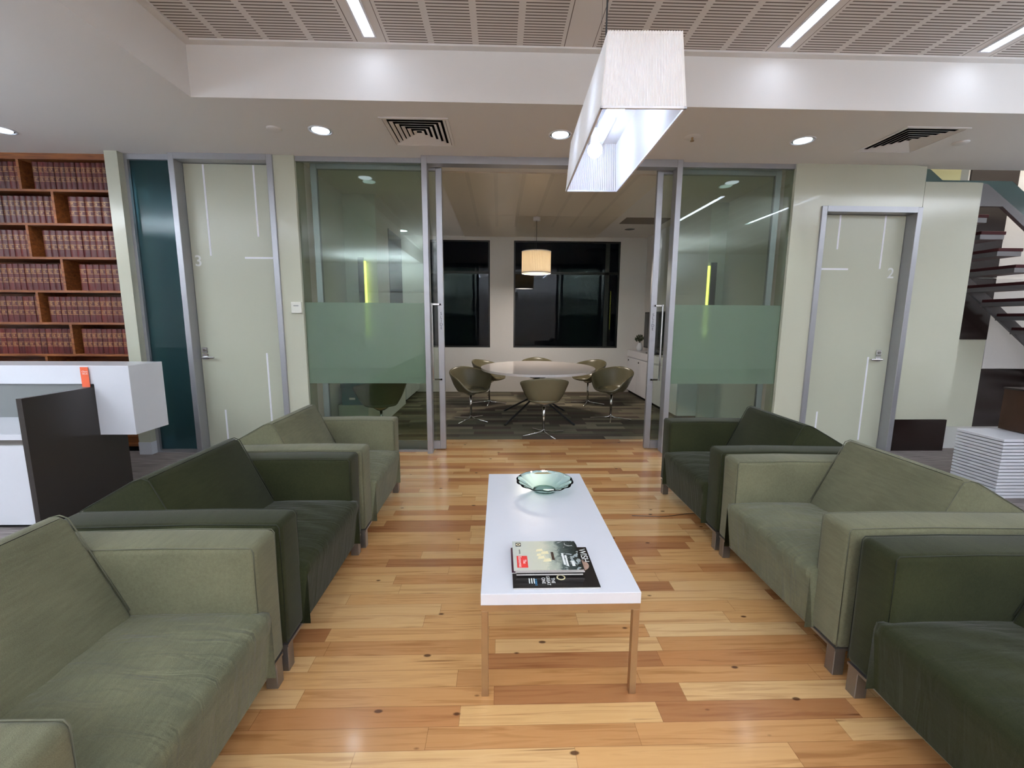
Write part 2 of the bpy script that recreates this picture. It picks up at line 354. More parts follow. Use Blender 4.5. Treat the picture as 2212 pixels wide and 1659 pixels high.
def kids(o): return [c for c in bpy.data.objects if c.parent == o]
def copy_tree(o, parent=None):
    c = o.copy(); COL.objects.link(c); c.parent = parent
    for ch in kids(o): copy_tree(ch, c)
    return c
def text(name, body, size, mat, parent, loc, rot, extrude=0.0006, align='CENTER', sx=1.0, fat=0.0):
    cu = bpy.data.curves.new('t', 'FONT'); cu.body = body; cu.size = size; cu.extrude = extrude; cu.align_x = align; cu.align_y = 'CENTER'; cu.space_line = 0.95; cu.offset = fat
    t = bpy.data.objects.new('t', cu); COL.objects.link(t)
    dg = bpy.context.evaluated_depsgraph_get(); me = bpy.data.meshes.new_from_object(t.evaluated_get(dg))
    COL.objects.unlink(t); bpy.data.objects.remove(t)
    me.materials.clear(); me.materials.append(mat)
    o = bpy.data.objects.new(name, me); COL.objects.link(o); o.parent = parent
    org = Vector((0, 0, 0)); p = parent
    while p is not None: org += p.location; p = p.parent
    o.location = Vector(loc) - org; o.rotation_euler = rot; o.scale = (sx, 1, 1); return o
RF = (PI / 2, 0, 0)   # lettering on a face that looks towards -Y

def struct(name, bm, mat, label, cat='wall'): return single(name, bm, mat, label, cat, kind='structure')

# ------------------------------------------------------------------ shell
ZC = 2.95; ZT = 3.30
struct('floor', B(-1.95, 3.03, -3.6, 5.0, -0.1, 0), M['wood'], 'honey and red-brown hardwood board floor between the two rows of armchairs', 'floor')
bm = bmesh.new(); box(bm, -7, -1.95, -3.6, 4.6, -0.1, 0); struct('floor', bm, M['greycarpet'], 'ribbed grey carpet around the reception counter', 'floor')
struct('floor', B(3.03, 9, -3.6, 4.6, -0.1, 0), M['greycarpet'], 'ribbed grey carpet behind the right row of armchairs', 'floor')
struct('floor', B(-1.97, 3.03, 5.0, 8.46, -0.1, 0), M['carpet'], 'brown and olive plank carpet of the meeting room', 'floor')
struct('floor', B(3.13, 9, 4.6, 5.7, -0.1, 0), M['greyfloor'], 'pale polished floor under the stair', 'floor')
bm = bmesh.new()

VH = [(-0.925, -0.425, 3.68, 4.20), (3.28, 3.77, 3.67, 4.17)]
box(bm, -7, VH[0][0], 3.41, 4.6, ZC, ZC + 0.45); box(bm, VH[0][1], VH[1][0], 3.41, 4.6, ZC, ZC + 0.45); box(bm, VH[1][1], 9, 3.41, 4.6, ZC, ZC + 0.45)
for a_, b_, c_, d_ in VH: box(bm, a_, b_, 3.41, c_, ZC, ZC + 0.45); box(bm, a_, b_, d_, 4.6, ZC, ZC + 0.45)
box(bm, -7, -2.19, -3.6, 3.41, ZC, ZC + 0.45)
struct('ceiling', bm, M['ceil'], 'lower white plaster ceiling strip with downlights above the glass wall', 'ceiling')
struct('ceiling', B(-2.19, 9, -3.6, 3.41, ZT, ZT + 0.1), M['slots'], 'raised ceiling bay of slotted acoustic board', 'ceiling')
bm = bmesh.new(); box(bm, -2.19, -2.13, -3.6, 3.41, ZT - 0.012, ZT); box(bm, -2.13, 9, 3.355, 3.41, ZT - 0.012, ZT)
struct('trim_1', bm, M['ceil'], 'plain white border around the slotted ceiling board', 'trim')
struct('wall_back', B(-7, 9, -3.7, -3.6, 0, 3.4), M['wallwhite'], 'white wall behind the camera', 'wall')
struct('wall_left', B(-7.1, -7, -3.6, 4.7, 0, 3.4), M['wallwhite'], 'white wall beyond the reception counter', 'wall')
struct('wall_right', B(9, 9.1, -3.6, 5.8, 0, 5), M['wallwhite'], 'white wall at the right end of the lounge', 'wall')
# glazed front
bm = bmesh.new(); box(bm, -3.715, -3.595, 4.46, 4.8, 0.13, ZC)
struct('wall_front', bm, M['panel'], 'narrow pale pier between the bookcase and the teal glass', 'wall')
struct('baseboard_front', B(-3.718, -3.592, 4.455, 4.8, 0, 0.13), M['white'], 'white foot of the narrow pier beside the bookcase', 'baseboard')
struct('wall_front', B(-2.175, -1.975, 4.5, 4.72, 0, ZC), M['panel'], 'narrow cream pier with the thermostat beside door 3', 'wall')
bm = bmesh.new()
prism(bm, [(2.945, 0), (3.235, 0), (3.235, 2.55), (4.275, 2.55), (4.275, 2.94), (4.14, ZC), (2.945, ZC)], 4.5, 4.67)
struct('wall_front', bm, M['panel'], 'cream wall around and above door 2', 'wall')
struct('wall_front', B(4.288, 4.885, 4.51, 4.60, 0.352, 2.80), M['panel'], 'tall glossy cream panel right of door 2', 'wall')
struct('baseboard_front', B(4.288, 4.885, 4.508, 4.60, 0, 0.348), M['darkpanel'], 'dark espresso base panel below the glossy cream panel', 'baseboard')
# teal glass left of door 3
t = thing('window_1', 'dark teal full-height glass pane between pier and door 3', 'window', (-3.36, 4.56, 0), kind='structure')
bm = bmesh.new(); box(bm, -3.595, -3.15, 4.53, 4.60, 0, 0.03); box(bm, -3.595, -3.15, 4.53, 4.60, 2.90, ZC); box(bm, -3.595, -3.565, 4.53, 4.6, 0.03, 2.9)
obj('window_frame', bm, M['alu'], t); obj('pane', B(-3.565, -3.15, 4.56, 4.572, 0.03, 2.90), M['tealglass'], t)
bm = bmesh.new(); box(bm, -3.75, -3.7, 4.8, 7.2, 0, ZC); box(bm, -3.75, -2.05, 7.2, 7.25, 0, ZC); box(bm, -2.1, -2.05, 4.73, 7.2, 0, ZC)
struct('wall_office', bm, M['greypanel'], 'dim grey office walls behind the teal glass', 'wall')
struct('floor', B(-3.7, -2.1, 4.6, 7.2, -0.1, 0), M['greycarpet'], 'grey carpet of the dim office behind the teal glass', 'floor')
struct('ceiling', B(-3.75, -2.05, 4.6, 7.25, ZC, ZC + 0.1), M['ceil'], 'ceiling of the dim office behind the teal glass', 'ceiling')

def door(name, label, x0, x1, zt, hx, flip, lines, digit, dx, dz, fz):
    t = thing(name, label, 'door', ((x0 + x1) / 2, 4.56, 0), kind='structure')
    fw = 0.055
    bm = bmesh.new(); box(bm, x0, x0 + fw, 4.48, 4.68, 0, zt, 0.003, 1); box(bm, x1 - fw, x1, 4.48, 4.68, 0, zt, 0.003, 1); box(bm, x0 + fw, x1 - fw, 4.48, 4.68, zt - fw, zt)
    obj('door_frame', bm, M['alu'], t)
    leaf = obj('door_leaf', B(x0 + fw + 0.004, x1 - fw - 0.004, 4.6, 4.645, 0.008, zt - fw - 0.004), M['door'], t)
    for (a, c, e, g) in lines:
        obj('etched_line', B(a, c, 4.5975, 4.6, e, g), M['line'], leaf)
    text('door_number', digit, 0.15, M['digit'], leaf, (dx, 4.599, dz), RF, fat=0.002)
    h = bmesh.new(); box(h, hx - 0.03, hx + 0.03, 4.588, 4.6, 0.98, 1.035, 0.003, 1); box(h, hx - 0.028, hx + 0.028, 4.585, 4.6, 1.045, 1.10, 0.003, 1)
    cyl(h, (hx, 4.60, 1.0), (hx, 4.54, 1.0), 0.010); cyl(h, (hx - 0.008 * flip, 4.545, 1.0), (hx + 0.115 * flip, 4.545, 1.0), 0.009)
    hd = obj('door_handle', h, M['chrome'], t)
    h = bmesh.new(); cyl(h, (hx, 4.586, 1.073), (hx, 4.578, 1.073), 0.014); obj('lock_cylinder', h, M['alud'], hd)
    return t
door('door_1', 'tall pale green-beige door with white lines and number 3', -3.15, -2.175, ZC, -3.045, 1,
     [(-2.909, -2.891, 2.02, 2.885), (-2.425, -2.407, 2.21, 2.885), (-2.566, -2.24, 1.995, 2.013), (-2.43, -2.412, 0.10, 1.044), (-2.905, -2.887, 0.10, 0.443)], '3', -3.03, 1.965, 0)
door('door_2', 'pale green-beige door with white lines and number 2', 3.235, 4.275, 2.55, 4.10, -1,
     [(3.51, 3.528, 2.148, 2.49), (3.99, 4.008, 1.953, 2.49), (3.30, 3.66, 1.938, 1.956), (3.987, 4.005, 0.10, 1.023), (3.487, 3.505, 0.10, 0.421)], '2', 4.125, 1.905, 0)

# glazed screen of the meeting room
def fixed(name, label, x0, x1, px0, px1):
    t = thing(name, label, 'window', ((x0 + x1) / 2, 4.54, 0), kind='structure')
    bm = bmesh.new(); box(bm, x0, x1, 4.52, 4.555, 0, 0.022); box(bm, x0, x1, 4.52, 4.56, 2.905, ZC)
    obj('window_frame', bm, M['alu'], t)
    obj('pane', B(x0, x1, 4.535, 4.545, 0.022, 2.905), M['glass'], t)
    obj('frosted_band', B(x0, x1, 4.547, 4.549, 0.735, 1.565), M['frost'], t)
    obj('post', B(px0, px1, 4.45, 4.56, 0, ZC, 0.003, 1), M['alu'], t)
    return t
fixed('window_2', 'fixed clear glass with frosted band left of the meeting room opening', -1.975, -0.755, -0.755, -0.70)
fixed('window_3', 'fixed clear glass with frosted band right of the meeting room opening', 1.785, 2.945, 1.73, 1.785)
struct('trim_2', B(-0.70, 1.73, 4.45, 4.56, 2.88, ZC), M['alu'], 'aluminium head rail over the meeting room opening', 'trim')
def leaf(name, label, x0, x1, side):
    t = thing(name, label, 'door', ((x0 + x1) / 2, 4.6, 0), kind='structure'); s = 0.062
    bm = bmesh.new(); box(bm, x0, x0 + s, 4.59, 4.63, 0.012, 2.91, 0.003, 1); box(bm, x1 - s, x1, 4.59, 4.63, 0.012, 2.91, 0.003, 1)
    box(bm, x0 + s, x1 - s, 4.59, 4.63, 0.012, 0.10); box(bm, x0 + s, x1 - s, 4.59, 4.63, 2.86, 2.91)
    obj('door_frame', bm, M['alu'], t)
    obj('pane', B(x0 + s, x1 - s, 4.606, 4.614, 0.10, 2.86), M['glass'], t)
    sx = (x1 - s * 0.55) if side > 0 else (x0 + s * 0.55); hx = sx - side * 0.085
    h = bmesh.new(); cyl(h, (hx, 4.57, 0.765), (hx, 4.57, 1.565), 0.0001 + 0.009)
    for z in (0.775, 1.555):
        box(h, min(sx, hx) - 0.01, max(sx, hx) + 0.01, 4.562, 4.578, z - 0.008, z + 0.008); box(h, sx - 0.008, sx + 0.008, 4.562, 4.592, z - 0.008, z + 0.008)
    obj('pull_handle', h, M['chrome'], t)
    for i, ch in enumerate('SLIDE'):
        text('lettering', ch, 0.042, M['text'], t, (sx + side * 0.006, 4.589, 1.46 - i * 0.037), RF)
leaf('door_3', 'open sliding glass leaf with aluminium stiles reading SLIDE, left side', -1.865, -0.578, 1)
leaf('door_4', 'open sliding glass leaf with aluminium stiles reading SLIDE, right side', 1.588, 2.86, -1)

# meeting room shell
bm = bmesh.new(); box(bm, -2.07, -1.975, 4.72, 5.79, 0, ZC); box(bm, -2.07, -1.57, 5.79, 7.22, 0, ZC); box(bm, -2.07, -1.97, 7.22, 8.56, 0, ZC)
struct('wall_left', bm, M['wallwhite'], 'stepped left wall of the meeting room', 'wall')
bm = bmesh.new(); box(bm, 3.03, 3.13, 4.72, 5.95, 0, ZC); box(bm, 2.8, 3.13, 5.95, 8.56, 0, ZC)
struct('wall_right', bm, M['wallwhite'], 'stepped right wall of the meeting room', 'wall')
WZ0, WZ1 = 0.868, 2.873
wins = [(-1.38, -0.183), (0.268, 2.292)]
bm = bmesh.new(); box(bm, -1.97, 2.8, 8.46, 8.7, 0, WZ0); box(bm, -1.97, 2.8, 8.46, 8.7, WZ1, ZC)
box(bm, -1.97, wins[0][0], 8.46, 8.7, WZ0, WZ1); box(bm, wins[0][1], wins[1][0], 8.46, 8.7, WZ0, WZ1); box(bm, wins[1][1], 2.8, 8.46, 8.7, WZ0, WZ1)
struct('wall_back', bm, M['wallwhite'], 'white rear wall of the meeting room with two dark windows', 'wall')
for i, (a, c) in enumerate(wins):
    t = thing('window_%d' % (4 + i), ['narrower black-framed night window behind the left of the round table', 'wide black-framed night window behind the drum pendant'][i], 'window', ((a + c) / 2, 8.5, WZ0), kind='structure')
    bm = bmesh.new(); f = 0.03
    box(bm, a, a + f, 8.47, 8.56, WZ0, WZ1); box(bm, c - f, c, 8.47, 8.56, WZ0, WZ1); box(bm, a + f, c - f, 8.47, 8.56, WZ0, WZ0 + f); box(bm, a + f, c - f, 8.47, 8.56, WZ1 - f, WZ1)
    box(bm, a + f, c - f, 8.50, 8.56, 2.265, 2.31)
    if i == 1: box(bm, 2.02, 2.10, 8.5, 8.56, WZ0, WZ1)
    obj('window_frame', bm, M['black'], t); obj('pane', B(a + f, c - f, 8.515, 8.523, WZ0 + f, WZ1 - f), M['winglass'], t)
struct('ceiling', B(-2.07, 3.13, 4.6, 8.7, ZC, ZC + 0.1), M['ceil'], 'white ceiling of the meeting room', 'ceiling')
# ceiling metal panels
M['mpanel'] = pmat('satin_beige_ceiling_panel', (216, 207, 192), 0.3, noise=0.01); M['mstrip'] = pmat('pale_panel_joint', (206, 198, 184), 0.35)
t = thing('ceiling_panel_field', 'satin beige ceiling panels with pale joints over the round table', 'ceiling panel', (0.56, 6.6, ZC - 0.012), kind='structure')
obj('panel', B(-0.655, 1.79, 4.89, 8.455, ZC - 0.012, ZC), M['mpanel'], t)
bm = bmesh.new()
for i in range(1, 8): box(bm, -0.655 + i * 0.3056 - 0.022, -0.655 + i * 0.3056 + 0.022, 4.89, 7.55, ZC - 0.0135, ZC - 0.012)
box(bm, -0.655, 1.79, 6.78, 6.80, ZC - 0.0138, ZC - 0.0135); obj('joint_strip', bm, M['mstrip'], t)

t = thing('downlight', 'unlit round downlight on the meeting room ceiling near the right rear window', 'ceiling light', (2.225, 7.70, ZC))
bm = bmesh.new(); lathe(bm, [(0.10, 0), (0.10, -0.005), (0.086, -0.006), (0.086, -0.001)], 32, (2.225, 7.70, ZC)); obj('rim', bm, M['ceil'], t, True)
bm = bmesh.new(); cyl(bm, (2.225, 7.70, ZC - 0.003), (2.225, 7.70, ZC), 0.086, n=32); obj('recess', bm, M['darkmetal'], t)
t = thing('downlight', 'round downlight washing the rear left wall of the meeting room', 'ceiling light', (-1.72, 8.05, ZC))
bm = bmesh.new(); lathe(bm, [(0.10, 0), (0.10, -0.005), (0.086, -0.006), (0.086, -0.001)], 32, (-1.72, 8.05, ZC)); obj('rim', bm, M['ceil'], t, True)
bm = bmesh.new(); cyl(bm, (-1.72, 8.05, ZC - 0.003), (-1.72, 8.05, ZC), 0.086, n=32); obj('lamp_disc', bm, M['dlglow'], t)
ld = bpy.data.lights.new('downlight_beam', 'SPOT'); ld.energy = 22; ld.spot_size = math.radians(100); ld.spot_blend = 0.8; ld.color = (0.9, 0.97, 1.0); ld.shadow_soft_size = 0.05
lo = bpy.data.objects.new('downlight_beam', ld); COL.objects.link(lo); lo.parent = t; lo.location = (0, 0, -0.02)
single('access_panel', B(1.93, 2.62, 6.86, 7.28, ZC - 0.006, ZC), pmat('brown_grille', (120, 108, 96), 0.5), 'brownish rectangular grille on the meeting room ceiling at the right', 'ceiling panel', (2.27, 7.07, ZC))

# alcove of the stair
bm = bmesh.new(); box(bm, 3.13, 9, 5.62, 5.72, 0, 4.8)
struct('wall_stair', bm, M['wallwhite'], 'rear wall behind the open stair', 'wall')
struct('ceiling', B(3.13, 9, 4.6, 5.72, 4.8, 4.9), M['ceil'], 'high ceiling above the stair', 'ceiling')
struct('wall_stair', B(3.13, 9, 4.52, 4.6, 3.4, 4.9), M['wallwhite'], 'upper face of the stair opening', 'wall')
struct('wall_stair', B(3.13, 3.2, 4.72, 5.62, 0, 4.8), M['wallwhite'], 'left end wall of the stair alcove', 'wall')
def wp(x0, x1, z0, z1, m, label): struct('wall_stair', B(x0, x1, 5.60, 5.62, z0, z1), M[m], label, 'wall')
K = 5.6 / 5.43
def sc(z): return 1.4 + (z - 1.4) * K
wp(4.9, 6.43, 0.0, sc(1.183), 'panel', 'cream lacquered panel low behind the stair')
wp(5.6, 6.44, sc(1.186), sc(1.95), 'darkpanel', 'black panel under the rising stair')
wp(6.44, 7.02, sc(0.812), sc(1.95), 'wallwhite', 'pale grey panel under the stair')
wp(6.43, 9.0, 0.0, sc(0.806), 'darkpanel', 'black low panel behind the dark wooden counter')
wp(5.6, 6.44, sc(1.96), sc(2.85), 'darkpanel', 'tall black panel behind the upper treads')
wp(4.3, 5.76, 2.96, 4.6, 'olivewall', 'olive wall of the floor above')
wp(5.76, 5.86, 2.96, 4.6, 'greypanel', 'grey column of the floor above')
wp(5.90, 6.52, 2.96, 4.6, 'darkpanel', 'dark panel of the floor above')
# stair
t = thing('open_stair', 'open staircase with maroon treads and grey steel behind the glossy panel', 'stairs', (5.8, 5.0, 0))
for i in range(-5, 12):
    z = 1.857 - i * 0.172; x = 5.862 + i * 0.222
    if z < 0.1: break
    tr = obj('tread', B(x - 0.02, x + 0.26, 4.72, 5.40, z - 0.035, z, 0.004, 1), M['stairred'], t)
    obj('tread_tray', B(x - 0.03, x + 0.24, 4.72, 5.40, z - 0.085, z - 0.036), M['stairgrey'], tr)
def sl(x, x0, z0): return z0 - (x - x0) * 0.775
bm = bmesh.new(); prism(bm, [(4.75, sl(4.75, 6.249, 1.493)), (8.05, sl(8.05, 6.249, 1.493)), (8.05, sl(8.05, 6.249, 1.493) + 0.16), (4.75, sl(4.75, 6.249, 1.493) + 0.16)], 5.40, 5.43)
obj('stringer', bm, M['stairgrey'], t)
bm = bmesh.new(); prism(bm, [(4.402, 2.84), (4.40, 2.62), (5.32, 2.617), (7.4, 2.617 - 2.08 * 0.75), (7.4, 2.617 - 2.08 * 0.75 + 0.2), (5.12, 2.84)], 4.68, 4.72)
obj('stringer', bm, M['stairgrey'], t)
bm = bmesh.new(); prism(bm, [(4.14, 3.04), (4.395, 2.85), (5.12, 2.845), (7.4, 2.845 - 2.28 * 0.76), (7.4, 3.07 - 2.28 * 0.76 + 0.1), (5.40, 2.875), (4.64, 2.875), (4.40, 3.05)], 4.695, 4.707)
obj('glass_upstand', bm, M['stairglass'], t)
bm = bmesh.new(); box(bm, 5.62, 5.645, 4.72, 4.745, 2.8, 3.6); cyl(bm, (5.63, 4.72, 3.05), (5.63, 4.66, 3.05), 0.02); obj('baluster', bm, M['chrome'], t)
obj('landing', B(3.4, 4.75, 4.75, 5.58, 2.70, 2.80), M['stairgrey'], t)

# ------------------------------------------------------------------ ceiling fixtures
for i, (x, y0, y1) in enumerate([(-0.885, 0.38, 3.285), (1.985, 0.38, 3.285), (3.425, 0.38, 3.285), (4.86, 0.38, 3.285), (-0.885, -3.2, -0.4), (1.985, -3.2, -0.4), (3.425, -3.2, -0.4)]):
    lab = ['leftmost fluorescent strip in the slotted ceiling, left of the long pendant', 'fluorescent strip in the slotted ceiling just right of the long pendant', 'rightmost fluorescent strip seen in the slotted ceiling corner',
           'fluorescent strip beyond the right edge of the photo', 'fluorescent strip behind the camera on the left', 'fluorescent strip behind the camera in the middle', 'fluorescent strip behind the camera on the right'][i]
    t = thing('strip_light', lab, 'ceiling light', (x, (y0 + y1) / 2, ZT), group='recessed fluorescent strips')
    bm = bmesh.new(); a = 0.034
    box(bm, x - a - 0.012, x - a, y0 - 0.012, y1 + 0.012, ZT - 0.008, ZT); box(bm, x + a, x + a + 0.012, y0 - 0.012, y1 + 0.012, ZT - 0.008, ZT)
    box(bm, x - a, x + a, y0 - 0.012, y0, ZT - 0.008, ZT); box(bm, x - a, x + a, y1, y1 + 0.012, ZT - 0.008, ZT)
    obj('frame', bm, M['whitematt'], t); obj('diffuser', B(x - a, x + a, y0, y1, ZT - 0.006, ZT, 0.002, 1), M['strip'], t)

M['refl'] = pmat('faceted_reflector', (215, 225, 232), 0.12, 0.9)
for i, (x, y, e) in enumerate([(-4.17, 4.03, 0.9), (-1.49, 3.93, 1.0), (0.51, 3.93, 0.9), (2.62, 3.96, 1.0)]):
    lab = ['round downlight at the far left above the bookcase', 'round downlight between door 3 and the square air vent', 'round downlight just left of the long pendant', 'round downlight right of the long pendant near the dark vent'][i]
    t = thing('downlight', lab, 'ceiling light', (x, y, ZC), group='round downlights in the lower ceiling')
    bm = bmesh.new(); lathe(bm, [(0.098, 0), (0.098, -0.005), (0.084, -0.006), (0.084, -0.001)], 40, (x, y, ZC)); obj('rim', bm, M['whitematt'], t, True)
    bm = bmesh.new(); lathe(bm, [(0.084, -0.002), (0.078, -0.0015), (0.055, -0.0012), (0.03, -0.001)], 40, (x, y, ZC)); obj('reflector', bm, M['refl'], t)
    bm = bmesh.new(); cyl(bm, (x, y, ZC - 0.004), (x, y, ZC), 0.07); obj('lamp_disc', bm, M['dlglow'], t)
    ld = bpy.data.lights.new('downlight_beam', 'SPOT'); ld.energy = DOWN * e; ld.spot_size = math.radians(105); ld.spot_blend = 0.75; ld.color = (0.86, 0.95, 1.0) if i != 0 else (1.0, 0.93, 0.82); ld.shadow_soft_size = 0.05
    lo = bpy.data.objects.new('downlight_beam', ld); COL.objects.link(lo); lo.parent = t; lo.location = (0, 0, -0.02)
    if i == 0: lo.rotation_euler = (0.25, 0, 0)

def vent(x0, x1, y0, y1, label):
    cx, cy = (x0 + x1) / 2, (y0 + y1) / 2
    t = thing('air_vent', label, 'vent', (cx, cy, ZC), group='square louvred air vents')
    hx, hy = (x1 - x0) / 2, (y1 - y0) / 2
    def ring(bm, a, za, b_, zb, th=0.004):
        A = [bm.verts.new((cx + sx * hx * a, cy + sy * hy * a, za)) for sx, sy in ((-1, -1), (1, -1), (1, 1), (-1, 1))]
        Bv = [bm.verts.new((cx + sx * hx * b_, cy + sy * hy * b_, zb)) for sx, sy in ((-1, -1), (1, -1), (1, 1), (-1, 1))]
        for j in range(4): bm.faces.new((A[j], A[(j + 1) % 4], Bv[(j + 1) % 4], Bv[j]))
    bm = bmesh.new(); ring(bm, 1.0, ZC, 1.0, ZC - 0.008); ring(bm, 1.0, ZC - 0.008, 0.92, ZC - 0.008); ring(bm, 0.92, ZC - 0.008, 0.915, ZC + 0.006); obj('frame', bm, M['ceil'], t)
    bm = bmesh.new(); i_ = 0.022
    box(bm, x0 + i_, x1 - i_, y0 + i_, y1 - i_, ZC + 0.16, ZC + 0.17); box(bm, x0 + i_, x0 + i_ + 0.003, y0 + i_, y1 - i_, ZC, ZC + 0.16); box(bm, x1 - i_ - 0.003, x1 - i_, y0 + i_, y1 - i_, ZC, ZC + 0.16)
    box(bm, x0 + i_, x1 - i_, y0 + i_, y0 + i_ + 0.003, ZC, ZC + 0.16); box(bm, x0 + i_, x1 - i_, y1 - i_ - 0.003, y1 - i_, ZC, ZC + 0.16); obj('duct', bm, M['void'], t)
    for j in range(6):
        a = 0.905 - j * 0.148; bm = bmesh.new(); ring(bm, a, ZC - 0.004, a - 0.085, ZC + 0.008)
        o = obj('louvre', bm, M['ceil'], t); sm = o.modifiers.new('s', 'SOLIDIFY'); sm.thickness = 0.002
vent(-0.945, -0.405, 3.66, 4.22, 'square louvred air vent left of centre in the lower ceiling')
vent(3.26, 3.79, 3.65, 4.19, 'square louvred air vent at the right end of the lower ceiling')
bm = bmesh.new(); lathe(bm, [(0.0005, -0.012), (0.05, -0.012), (0.058, -0.006), (0.058, 0)], 32, (-1.86, 3.91, ZC)); single('ceiling_sensor', bm, M['ceil'], 'small flush disc on the ceiling above door 3', 'sensor', (-1.86, 3.91, ZC), smooth=True)
bm = bmesh.new(); lathe(bm, [(0.0005, -0.012), (0.05, -0.012), (0.058, -0.006), (0.058, 0)], 32, (4.01, 3.94, ZC)); single('ceiling_sensor', bm, M['ceil'], 'small flush disc on the ceiling right of the dark vent', 'sensor', (4.01, 3.94, ZC), smooth=True)
t = thing('sprinkler', 'brass ceiling sprinkler head right of the long pendant', 'sprinkler', (1.64, 3.93, ZC))
bm = bmesh.new(); lathe(bm, [(0.0005, -0.004), (0.062, -0.004), (0.068, 0)], 32, (1.64, 3.93, ZC)); obj('escutcheon', bm, M['ceil'], t, True)
bm = bmesh.new(); cyl(bm, (1.64, 3.93, ZC - 0.03), (1.64, 3.93, ZC - 0.003), 0.008); cyl(bm, (1.64, 3.93, ZC - 0.034), (1.64, 3.93, ZC - 0.03), 0.016); obj('nozzle', bm, M['brass'], t)

# long pleated pendant
LX, LY0, LY1, LZ0, LZ1 = 0.470, 1.485, 2.398, 2.071, 2.305
PW = 0.1365
t = thing('pendant_lamp', 'long white pleated box pendant hanging over the coffee table', 'pendant lamp', (LX, (LY0 + LY1) / 2, LZ0), rz=-0.028)
cy = (LY0 + LY1) / 2; hl = (LY1 - LY0) / 2
def pleat_loop(hx, hy, nx, ny, d):
    pts = []
    def seg(a, b_, n, nrm):
        for i in range(n):
            f = i / n; dd = d if (i % 2) else 0.0
            pts.append((a[0] + (b_[0] - a[0]) * f + nrm[0] * dd, a[1] + (b_[1] - a[1]) * f + nrm[1] * dd))
    seg((-hx, -hy), (hx, -hy), nx, (0, 1)); seg((hx, -hy), (hx, hy), ny, (-1, 0)); seg((hx, hy), (-hx, hy), nx, (0, -1)); seg((-hx, hy), (-hx, -hy), ny, (1, 0))
    return pts
bm = bmesh.new(); lo_ = pleat_loop(PW, hl, 56, 190, 0.005); hi_ = pleat_loop(PW - 0.018, hl - 0.02, 56, 190, 0.005)
A = [bm.verts.new((x, y, 0)) for x, y in lo_]; Bv = [bm.verts.new((x, y, LZ1 - LZ0)) for x, y in hi_]
for i in range(len(A)): bm.faces.new((A[i], A[(i + 1) % len(A)], Bv[(i + 1) % len(A)], Bv[i]))
sh = obj('lamp_shade', bm, M['shade'], t, world=False)
bm = bmesh.new()
for (a0, a1, b0, b1) in ((-PW, PW, -hl, -hl + 0.006), (-PW, PW, hl - 0.006, hl), (-PW, -PW + 0.006, -hl, hl), (PW - 0.006, PW, -hl, hl)): box(bm, a0 - 0.001, a1 + 0.001, b0 - 0.001, b1 + 0.001, -0.003, 0.004)
obj('shade_trim', bm, M['whitematt'], sh, world=False)
obj('top_diffuser', B(-PW + 0.02, PW - 0.02, -hl + 0.022, hl - 0.022, 0.225, 0.229), M['shade'], t, world=False)
bm = bmesh.new(); box(bm, -0.03, 0.03, -hl + 0.03, hl - 0.03, 0.195, 0.215); obj('bracket', bm, M['whitematt'], t, world=False)
for yy in (-0.22, 0.20):
    bm = bmesh.new(); cyl(bm, (-0.035, yy, 0.20), (-0.035, yy, 0.145), 0.02); s_ = obj('lamp_holder', bm, M['plastic'], t, world=False)
    bm = bmesh.new(); bmesh.ops.create_uvsphere(bm, u_segments=20, v_segments=12, radius=0.034, matrix=Matrix.Translation((-0.035, yy, 0.11))); obj('bulb', bm, M['bulb'], s_, True, world=False)
bm = bmesh.new(); cyl(bm, (-0.035, -0.30, 0.2), (-0.035, -0.30, 0.13), 0.018); obj('lamp_holder', bm, M['plastic'], t, world=False)
bm = bmesh.new(); tube(bm, [(-0.10, -hl + 0.14, 0.23), (-0.10, -hl + 0.14, ZT - LZ0)], 0.003); obj('cord', bm, M['black'], t, world=False)
bm = bmesh.new(); tube(bm, [(0.0, hl - 0.14, 0.23), (0.0, hl - 0.14, ZT - LZ0)], 0.0006); obj('hanging_wire', bm, M['black'], t, world=False)

# round pendant of the meeting room
t = thing('pendant_lamp', 'cream pleated drum pendant glowing above the round table', 'pendant lamp', (0.56, 6.85, 2.10))
bm = bmesh.new(); N = 160; r = 0.222
lo_ = [(r - (0.004 if i % 2 else 0)) for i in range(N)]
A = [bm.verts.new((0.56 + lo_[i] * math.cos(2 * PI * i / N), 6.85 + lo_[i] * math.sin(2 * PI * i / N), 2.11)) for i in range(N)]
Bv = [bm.verts.new((v.co.x, v.co.y, 2.43)) for v in A]
for i in range(N): bm.faces.new((A[i], A[(i + 1) % N], Bv[(i + 1) % N], Bv[i]))
sh = obj('lamp_shade', bm, M['warmshade'], t)
bm = bmesh.new(); lathe(bm, [(0.225, 2.105), (0.225, 2.12), (0.215, 2.12), (0.215, 2.105), (0.225, 2.105)], 48, (0.56, 6.85, 0)); lathe(bm, [(0.225, 2.425), (0.225, 2.435), (0.215, 2.435), (0.215, 2.425), (0.225, 2.425)], 48, (0.56, 6.85, 0)); obj('shade_ring', bm, M['whitematt'], sh, True)
bm = bmesh.new(); cyl(bm, (0.56, 6.85, 2.118), (0.56, 6.85, 2.121), 0.214, n=48); obj('diffuser', bm, M['lampdisc'], t)
ld = bpy.data.lights.new('opal_disc_light', 'AREA'); ld.shape = 'DISK'; ld.size = 0.41; ld.energy = DISC; ld.color = (1.0, 0.88, 0.76)
lo = bpy.data.objects.new('opal_disc_light', ld); COL.objects.link(lo); lo.parent = t; lo.location = (0, 0, 0.014)
bm = bmesh.new(); cyl(bm, (0.56, 6.85, 2.418), (0.56, 6.85, 2.421), 0.214, n=48); obj('top_disc', bm, M['warmshade'], t)
